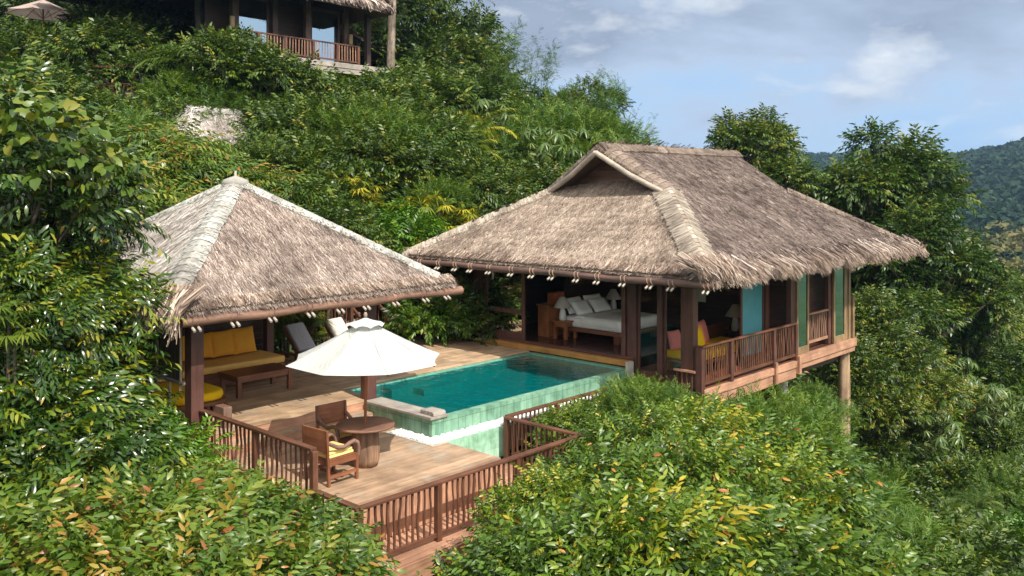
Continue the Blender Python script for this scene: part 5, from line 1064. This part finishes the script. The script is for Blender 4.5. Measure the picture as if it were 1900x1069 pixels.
def plant(key, px, d, topy, label, group=None, s=None, smin=.55, smax=1.6, cat=None, rz=None):
    fol, trunk, H, names = PROTO[key]; x, y = polar(px, d); g0 = gz(x, y); zt = z_of(topy, d) if topy is not None else g0 + H * s + .5
    if s is None: s = min(max((zt - g0) / H, smin), smax)
    o = thing(names[0], label, cat or names[0].split('_')[-1], (x, y, zt - H * s), rnd.uniform(0, 6.28) if rz is None else rz, group); o.scale = (s * rnd.uniform(.95, 1.08), s * rnd.uniform(.95, 1.08), s)
    link(names[1], fol, o); link(names[2], trunk, o)
    return o
# near shrubs right of the deck
q = 'lime-green broadleaf shrubs massed below the deck'
for k, (px, d, ty, s, lab) in enumerate(((1015, 10.6, 985, .7, 'lime-green shrub nearest the middle of the front railing'), (1150, 10.9, 935, .9, None), (1230, 11.0, 930, 1.0, None), (1385, 11.4, 950, 1.0, None), (1500, 12.0, 985, .85, 'lime-green shrub at the right-hand foot of the mass beside feathery bamboo'),
        (1030, 13.2, 875, .55, 'small lime-green shrub half hiding the outer railing corner'), (1140, 13.6, 840, .85, None), (1290, 14.0, 822, .95, None), (1430, 14.6, 845, .95, None), (1480, 15.4, 885, .85, None), (1074, 18.6, 752, .5, 'small lime-green shrub filling the corner behind the two joining railings'), (1136, 19.5, 730, .52, None), (1195, 20.3, 716, .5, None), (1200, 15.9, 768, .66, 'small lime-green shrub pressed against the walkway railing corner'), (1300, 17.0, 758, .9, None), (1430, 17.6, 785, .9, None))):
    plant('A%d' % (k % 3), px, d, ty, lab or 'lime-green broadleaf shrub inside the sunlit mass filling the slope below the deck', q, s)
for px, d, ty, s, lab in ((1185, 19.2, 700, .55, 'bright feathery bamboo tuft under the pool end and the villa corner post'), (1245, 18.8, 715, .5, 'low feathery bamboo tuft before the small side rail of the villa'), (1340, 20.3, 740, .8, None), (1430, 20.8, 728, .85, None), (1480, 22.0, 770, .75, None), (1550, 21.0, 850, .85, None), (1600, 19.5, 905, .9, None), (1480, 18.5, 800, .8, None), (1560, 18.0, 880, .8, None)):
    plant('C%d' % rnd.randint(0, 1), px, d, ty, lab or 'fresh green feathery bamboo along the slope edge below the villa balcony', 'feathery bamboo under the villa', s, cat='bamboo')
plant('C1', 1505, 24.3, 712, 'leafy creeper-like bamboo standing against the pale concrete stilt under the villa', None, .5, cat='bamboo')
# near shrubs left of the deck
q = 'rust-tipped shrubs in front of the deck'
for k, (px, d, ty, s, lab) in enumerate(((30, 9.3, 935, 1.0, None), (180, 9.6, 930, 1.0, None), (320, 10.3, 905, .95, 'rust-tipped shrub whose top twigs cross the left end of the stick railing'), (440, 11.0, 915, .8, 'rust-tipped shrub hiding the foot of the left stick railing'), (490, 10.4, 972, .64, 'rust-tipped shrub below the railing corner post, beside the low walkway'), (280, 8.8, 1010, .9, None), (450, 8.9, 1020, .8, None), (100, 8.6, 1010, .9, None), (378, 12.0, 872, .5, 'small rust-tipped shrub with one twig rising against the railing below the pavilion post'))):
    plant('R%d' % (k % 2), px, d, ty, lab or 'rust-tipped green shrub in the leafy mass across the near left corner', q, s)
for px, d, ty, s, k, lab in ((268, 14.4, 775, .55, 'L2', 'small bright green shrub under the ledge beside the pavilion post'), (185, 13.6, 805, .55, 'A0', 'yellow-green shrub left of the bright one under the pavilion ledge'), (110, 12.8, 800, .62, 'Q0', None), (30, 12.0, 790, .8, 'Q0', None), (10, 12.2, 660, 1.0, 'Q0', None), (55, 12.8, 670, .95, 'Q0', None), (70, 13.0, 735, .75, 'Q0', None), (60, 11.4, 850, .8, 'A2', 'yellow-green shrub between the glossy trees and the rust-tipped shrubs')):
    plant(k, px, d, ty, lab or 'dark glossy shrub at the foot of the glossy trees left of the pavilion', 'shrubs at the foot of the glossy trees' if lab is None else None, s)
for k, px, d, ty, s, lab in (('B0', -25, 14.0, 140, .95, 'tall glossy dark-green tree at the picture edge left of the pavilion'), ('B1', 60, 15.0, 235, .85, 'glossy dark-green tree in the middle of the clump left of the pavilion'), ('B0', 80, 15.2, 385, .62, 'shorter glossy tree leaning its leaves over the pavilion roof corner'), ('B1', 20, 12.6, 480, .66, 'low glossy tree nearest the camera in the clump left of the pavilion'), ('B0', 115, 19.0, 300, .72, 'glossy tree close behind the left slope of the pavilion roof'), ('B1', 55, 13.4, 590, .5, 'small glossy tree with drooping shaded leaves left of the bamboo blinds')):
    plant(k, px, d, ty, lab, 'glossy trees beside the pavilion', s)
plant('V0', 95, 13.0, 165, 'large heart-shaped leaves of a vine hanging over the tall glossy tree', None, .62, cat='vine', rz=HEAD - R(90)); plant('V0', 185, 14.2, 255, 'smaller heart-leaf vine trailing towards the pavilion roof', None, .5, cat='vine', rz=HEAD - R(80))
plant('E1', 5, 11.6, 555, 'dark fan palm leaf clump poking in at the picture edge below the glossy trees', None, .5, cat='palm')
# hillside behind the pavilion and round the hilltop villa
q = 'rusty shrubs above the pavilion'
for k, (px, d, ty, s) in enumerate(((150, 23, 260, 1.0), (235, 25, 232, 1.05), (320, 26, 235, 1.1), (400, 27, 285, 1.0), (290, 23.5, 320, .95), (390, 25, 350, .9), (480, 27, 310, 1.0), (200, 21.5, 350, .9), (412, 28.6, 268, .62), (372, 28.3, 258, .55))):
    plant('D%d' % (k % 2), px, d, ty, 'shrub with drooping rust and orange young leaves on the slope above the pavilion roof', q, s)
q = 'mid-green shrubs on the upper slope'
for k, (px, d, ty, s) in enumerate(((35, 40, 40, 1.1), (385, 37.5, 75, 1.0), (120, 40, 62, 1.0), (215, 38, 42, 1.2), (265, 37, 95, 1.0), (65, 33, 120, 1.0), (170, 34, 165, 1.0), (110, 30, 190, 1.0), (425, 36.5, 58, 1.2), (490, 36.3, 92, 1.15), (545, 37, 126, 1.1), (600, 37.5, 140, 1.1), (478, 28.8, 262, .6), (560, 34, 180, 1.1), (330, 34, 190, 1.0), (700, 37, 140, 1.2), (650, 34, 170, 1.1), (580, 33, 200, 1.1), (740, 36, 165, 1.1), (530, 30, 250, 1.0), (610, 30, 280, 1.0), (690, 31.5, 230, 1.0), (760, 32, 250, 1.0), (560, 27.5, 330, .9), (500, 26, 370, .9), (610, 26.5, 370, .9), (800, 35, 215, 1.1), (830, 33, 290, 1.0), (880, 35, 290, 1.0), (920, 36.5, 300, 1.0), (890, 33, 365, .9), (940, 34, 345, .9), (650, 27, 420, .8), (1000, 37, 300, 1.0), (780, 40, 130, 1.3), (850, 42, 150, 1.3))):
    plant('L%d' % (k % 2), px, d, ty, 'mid-green leafy shrub in the thicket between the pavilion and the hilltop villa', q, s)
q = 'feathery bamboo on the upper slope'
for px, d, ty, s in ((380, 36, 128, 1.3), (330, 36.5, 150, 1.1), (440, 36, 150, 1.1), (640, 33, 195, 1.1), (720, 33, 195, 1.1), (780, 36, 200, 1.1), (930, 41, 200, 1.3), (1000, 42, 190, 1.5), (1060, 42, 200, 1.5), (1120, 41, 215, 1.3), (860, 38, 215, 1.2), (1050, 39, 250, 1.3), (240, 31, 205, 1.0), (790, 31, 320, .9), (1120, 38.5, 260, 1.2)):
    plant('C%d' % rnd.randint(0, 1), px, d, ty, 'fluffy feathery bamboo bush among the shrubs of the upper slope', q, s, cat='bamboo')
for px, d, ty, s, k, lab in ((655, 28.5, 318, .9, 'E0', None), (695, 28, 345, .85, 'E0', None), (775, 29.5, 352, .85, 'E0', None), (830, 30, 375, .85, 'E0', None), (865, 30, 415, .8, 'E0', None), (790, 28.5, 420, .8, 'E0', None), (545, 24.5, 555, .95, 'E1', 'dark fan palm behind the grey sun lounger'), (575, 24.5, 575, .7, 'E1', 'dark fan palm beside the stick fence of the stairs'), (855, 27.5, 480, .9, 'E0', 'green fan palm in the gap between pavilion roof and villa eave'), (890, 27.6, 500, .8, 'E1', 'dark fan palm close beside the villa corner post')):
    plant(k, px, d, ty, lab or 'yellow-green fan palm on the slope behind the ridge of the pavilion roof', 'fan palms on the slope', s, cat='palm')
for px, d, ty, s, k, lab in ((350, 36, 68, 1.1, 'F1', 'greyish feather palm beside the bushes left of the hilltop villa'), (30, 33, 95, .9, 'F1', 'feather palm low in the shade under the faded parasol'), (880, 38, 200, 1.1, 'F0', 'yellow-green feather palm upper one on the slope left of the tall bamboo'), (868, 36.5, 245, .9, 'F0', 'yellow-green feather palm lower one on the slope left of the tall bamboo'), (1085, 43, 180, 1.2, 'F1', 'dark feather palm against the sky behind the villa ridge')):
    plant(k, px, d, ty, lab, None, s, cat='palm')
plant('L2', 728, 28.6, 375, 'dense bright green shrub right of the pavilion roof slope', None, .85); plant('L2', 690, 28.2, 400, 'dense bright green shrub just above the pavilion ridge cap', None, .7)
for px, d, ty, s, k, lab in ((805, 26.8, 545, .66, 'L2', 'bright sunlit shrub at the far edge of the upper deck'), (835, 27.0, 520, .9, 'L0', 'dark shrub between the bright one and the villa at the deck edge'), (870, 27.5, 540, .8, 'L1', 'dark shrub against the left villa post'), (772, 29.5, 520, .8, 'L2', 'bright shrub behind the stairs handrail'), (800, 28.5, 470, .9, 'L0', 'shrub under the pavilion roof corner, above the deck')):
    plant(k, px, d, ty, lab, 'shrubs along the deck edge', s)
for px, d, ty, s, lab in ((1005, 37.5, 238, 1.2, 'pale rubber sapling with drooping leaves left of the villa gable, nearer the palms'), (1075, 38, 240, 1.15, 'pale rubber sapling with drooping leaves next to the villa gable peak'), (905, 39, 185, 1.1, 'pale rubber sapling on the slope edge left of the tall bamboo')): plant('J0', px, d, ty, lab, 'rubber saplings', s, cat='sapling')
plant('G0', 950, 48, 58, 'tall open bamboo clump standing up against the sky', None, 1.05, cat='bamboo'); plant('G0', 985, 49, 92, 'tall open bamboo clump leaning right of the tallest one', None, .95, cat='bamboo'); plant('G1', 1088, 45, 146, 'dense dark bamboo clump rising just above the slope', None, 1.1, cat='bamboo'); plant('G2', 1160, 44, 205, 'thin bamboo stems bending into the sky beside the villa ridge', None, 1.0, cat='bamboo'); plant('G2', 900, 46, 140, 'thin bamboo tips at the skyline beside the dark trees', None, 1.0, cat='bamboo')
for px, d, ty, s, lab in ((800, 52, -25, 1.25, 'dark tall tree behind the bare trunk by the hilltop villa'), (835, 52, 40, 1.25, 'dark rounded tree at the skyline right of the hilltop villa'), (680, 52, -60, 1.3, 'dark tree rising behind the hilltop villa roof'), (800, 47, 95, 1.0, 'dark tree below the skyline right of the tall trunk'), (300, 50, -60, 1.3, None), (180, 50, -60, 1.3, None), (60, 50, -60, 1.3, None), (400, 49, -40, 1.1, None), (240, 44, -20, .9, None), (1090, 48, 150, .62, 'dark tree crown on the skyline between the tall bamboo and the villa ridge'), (995, 49, 170, .7, 'dark tree crown just behind the tall bamboo clump'), (925, 48, 150, .7, 'dark tree crown on the skyline left of the tall bamboo clump')):
    plant('K0', px, d, ty, lab or 'dark shaded tree on the hilltop between the parasol and the villa', 'dark trees on the hilltop', s)
x0, y0 = polar(725, 46); tt = thing('trunk_tree', 'tall tree with a bare pale trunk right of the hilltop villa', 'tree', (x0, y0, 9.5), world=True)
MB().tube([(x0, y0, 7.5), (x0, y0, 12), (x0 + .12, y0, 15), (x0 + .35, y0, 21)], [.27, .22, .20, .18], 14).build('trunk', wood((.10, .075, .055), (.40, .32, .25), 'z', .85, .1, 4.0, .6), tt)
for k, (px, d, zz, r) in enumerate(((790, 46, 17.2, 1.3), (850, 46, 16.0, .9), (735, 45.6, 18.6, 1.6), (880, 46, 15.1, .5))):
    x1, y1 = polar(px, d); V, F, T = crown(510 + k, [(0, 0, 0, r * 1.3, r * 1.3, r * .55)], int(130 * r), 'alt', 9, .6, .22, .08, False, .3, base=.3); me = np_mesh('crown', V + np.array([x1 - x0, y1 - y0, zz - 9.5]), F, T, LF_MID); link('crown', me, tt)
    MB().tube([(x0, y0, 16.5 + k * .7), ((x0 + x1) / 2, (y0 + y1) / 2, (17.5 + zz) / 2 + .5), (x1, y1, zz)], [.12, .07, .02], 6).build('branch', BARK, tt)
for px, r_, lab in ((370, .24, 'left dark trunk in the shade beside the hilltop villa'), (397, .17, 'right dark trunk in the shade beside the hilltop villa')):
    x1, y1 = polar(px, 42); tag(MB().tube([(x1, y1, 7), (x1 + .1, y1, 11), (x1 - .1, y1, 15), (x1, y1, 19)], [r_, r_ * .9, r_ * .85, r_ * .7], 12).build('tree_trunk', wood((.10, .09, .085), (.22, .2, .19), 'z', .85, .1, 5.0)), lab, 'tree trunk')
# trees behind and beside the villa
for k, px, d, ty, s, lab in (('H1', 1400, 43, 213, 1.05, 'rounded green tree rising behind the right end of the villa ridge'), ('H0', 1640, 44, 245, 1.38, 'large olive-green tree behind the right eave of the villa'), ('H0', 1725, 41, 375, 1.1, 'olive tree leaning out beyond the tip of the villa roof'), ('H1', 1565, 46, 330, 1.15, 'green tree filling the gap behind the right roof slope'), ('H1', 1620, 36, 545, .8, 'dark leafy tree right of the villa end posts'), ('H0', 1775, 43, 500, 1.0, 'yellow-green tree on the right-hand slope below the olive tree'), ('H1', 1850, 46, 510, .75, 'rounded tree at the right edge of the slope below the pale scrub'), ('H1', 1660, 34, 610, .7, 'leafy tree with pale hanging leaves right of the round timber stilt'), ('H1', 1590, 33, 640, .65, 'dark tree in the shadow under the right end of the villa')):
    plant(k, px, d, ty, lab, 'trees round the right end of the villa', s)
q = 'shrubs on the right-hand slope'
for px, d, ty, s in ((1665, 18.5, 985, .9), (1740, 20, 960, .9), (1700, 17, 1050, .8)): plant('L1', px, d, ty, 'mid-green shrub among the tangle on the steep right-hand slope', q, s)
g_ = random.Random(77)
for k in range(44):
    px = g_.uniform(1610, 1930); ty = g_.uniform(640, 1050); d = 44 - (ty - 640) / 410 * 22 + g_.uniform(-1.5, 1.5)
    if px < 1560 + (ty - 640) * .22: continue
    kk = g_.choice(['L0', 'L1', 'L2', 'C1', 'L1', 'L0'])
    plant(kk, px, d, ty, {'L': 'mid-green shrub among the tangle on the steep right-hand slope', 'C': 'feathery bamboo bush among the tangle on the steep right-hand slope'}[kk[0]], q if kk[0] == 'L' else 'bamboo on the right-hand slope', g_.uniform(.7, 1.15), cat=None if kk[0] == 'L' else 'bamboo')
for px, d, ty, s, lab in ((1740, 33, None, 1.1, 'pale rubber sapling in the middle of the right-hand slope'), (1845, 36, None, 1.0, 'pale rubber sapling high on the right-hand slope near the edge'), (1790, 38, None, 1.0, 'pale rubber sapling right of the short white pipe post')): plant('J0', px, d, ty, lab, 'rubber saplings', s, cat='sapling')
for px, d, ty, s, k, lab in ((1810, 27, 905, .6, 'F1', 'feather palm in the gully, upper of the two at the lower right'), (1860, 24, 1015, .6, 'F1', 'feather palm in the gully, lower of the two at the lower right')): plant(k, px, d, ty, lab, None, s, cat='palm')

# ground cover over the slopes: nobody could count it
FOOT = [(26.2, 30.2, 9.2, 13.2), (7.6, 14.0, 9.9, 16.0), (7.2, 19.3, 14.3, 21.2), (18.3, 29.2, 10.6, 20.2), (16.2, 29.5, 35.8, 41), (14.3, 19.6, 29.2, 33.4), (13.8, 19, 10.2, 13), (15.2, 18, 20.5, 24.5)]
def undergrowth(name, seed, zones, ramp_mats, kind, label):
    g = np.random.default_rng(seed); Vs = []; Fs = []; Ts = []; Ms = []; nv = 0
    for (d0, d1, a0, a1, n, r, L_, W_, ns, k, ln) in zones:
        bl = [crown(seed * 7 + j, [(0, 0, .15 * r, r, r, r * .9), (r * .5, r * .3, .0, r * .8, r * .8, r * .7)], ns, kind, k, ln, L_, W_, False, .25, zmin=-.05) for j in range(3)]
        dd = np.sqrt(g.uniform(d0 * d0, d1 * d1, n)); t = np.tan(np.radians(g.uniform(a0, a1, n))); X = dd * (FW[0] + RT[0] * t); Y = dd * (FW[1] + RT[1] * t); ok = np.ones(n, bool)
        for (x0, x1, y0, y1) in FOOT: ok &= ~((X > x0 - r * .7) & (X < x1 + r * .7) & (Y > y0 - r * .7) & (Y < y1 + r * .7))
        X, Y = X[ok], Y[ok]; Z = ground(X, Y); m = len(X); a = g.uniform(0, 6.28, m); s = g.uniform(.7, 1.3, m); w = g.integers(0, 3, m); tb = g.normal(0, .12, m)
        for j in range(3):
            V, F, T = bl[j]; q = np.where(w == j)[0]
            if not len(q): continue
            ca, sa = np.cos(a[q])[:, None], np.sin(a[q])[:, None]
            VV = np.stack([(V[None, :, 0] * ca - V[None, :, 1] * sa) * s[q][:, None] + X[q][:, None], (V[None, :, 0] * sa + V[None, :, 1] * ca) * s[q][:, None] + Y[q][:, None], V[None, :, 2] * s[q][:, None] + Z[q][:, None]], -1)
            Vs.append(VV.reshape(-1, 3)); Fs.append((F[None] + (np.arange(len(q)) * len(V))[:, None, None]).reshape(-1, 4) + nv); nv += len(q) * len(V); Ts.append(np.clip(T[None] + tb[q][:, None], 0, 1).ravel()); Ms.append(np.repeat(g.integers(0, len(ramp_mats), len(q)), len(T)))
    o = link(name, np_mesh(name, np.concatenate(Vs), np.concatenate(Fs), np.concatenate(Ts), ramp_mats, False, np.concatenate(Ms))); tag(o, label, kind='stuff'); return o
undergrowth('undergrowth', 5, [(8, 20, -34, 34, 330, .8, .17, .075, 42, 9, .45), (20, 46, -34, 34, 1000, 1.1, .22, .09, 48, 9, .55), (46, 110, -33, 34, 700, 2.0, .42, .17, 55, 8, .9)], [LF_MID, LF_MID, LF_OLIVE, LF_LIME], 'alt', 'mixed leafy undergrowth covering the slopes between the larger plants')
undergrowth('fern_undergrowth', 9, [(14, 46, 8, 34, 40, .9, .20, .024, 90, 18, .55), (26, 46, -32, 8, 120, 1.0, .20, .024, 90, 18, .55)], [LF_FEATHER], 'feather', 'feathery ground bamboo spreading between the shrubs')
def forest():
    g = np.random.default_rng(12); n = 7000; u = g.random(n); rr = 95 * (1250 / 95) ** (u ** .62); an = np.radians(g.uniform(4, 37, n)); d = rr * np.cos(an); l = rr * np.sin(an)
    X = d * FW[0] + l * RT[0]; Y = d * FW[1] + l * RT[1]; Z = ground(X, Y); R0 = g.uniform(2.2, 4.2, n) * np.clip(rr / 260, .75, 1.7); k = 95
    dr = unit(g.normal(size=(n, k, 3))); dr[..., 2] = np.abs(dr[..., 2]) - .15; C_ = np.stack([X, Y, Z + R0 * .9], 1)[:, None] + dr * R0[:, None, None] * np.array([1, 1, .85]) * g.uniform(.75, 1.12, (n, k, 1))
    nn = unit(dr + g.normal(0, .45, (n, k, 3))); a = unit(np.cross(nn, g.normal(size=(n, k, 3)))); b = np.cross(nn, a); s = (R0[:, None] * np.clip(rr / 420, .55, 1)[:, None] * g.uniform(.13, .29, (n, k)))[..., None]
    V = np.stack([C_ - a * s - b * s * .7, C_ + a * s - b * s * .6, C_ + a * s * .8 + b * s, C_ - a * s * .9 + b * s * .8], 2).reshape(-1, 3); F = np.arange(4 * n * k).reshape(-1, 4)
    T = np.clip(g.normal(.45, .2, n)[:, None] + g.normal(0, .1, (n, k)), 0, 1).ravel(); M = np.repeat(np.where((rr < 330) & (g.random(n) < .6), 1, 0), k)
    m0 = leafmat('far_forest_shade_leaf', [(0, (.004, .018, .014)), (.5, (.010, .038, .026)), (1, (.026, .062, .035))], .7, .15, .2); m1 = leafmat('pale_scrub_leaf', [(0, (.035, .055, .025)), (.5, (.08, .10, .045)), (1, (.17, .17, .10))], .7, .15, .2)  # far forest leaf darkened, cloud shadow put into the colour
    o = link('far_forest', np_mesh('far_forest', V, F, T, [m0, m1], False, M)); tag(o, 'far-off forest covering the valley floor and the hills', kind='stuff')
forest()
def haze():
    b = MB(); b.ab((-2700, -2700, -24), (2700, 2700, 75)); m = bpy.data.materials.new('haze_air'); m.use_nodes = True; nt = m.node_tree; nt.nodes.clear(); out = nt.nodes.new('ShaderNodeOutputMaterial'); v = nt.nodes.new('ShaderNodeVolumePrincipled')
    v.inputs['Color'].default_value = (.42, .66, 1, 1); v.inputs['Density'].default_value = HAZE; v.inputs['Anisotropy'].default_value = .2; L(nt, v.outputs[0], out.inputs['Volume'])
    tag(b.build('haze', m), 'thin blue air fading the far hills', kind='stuff')
HAZE = .0002
haze()
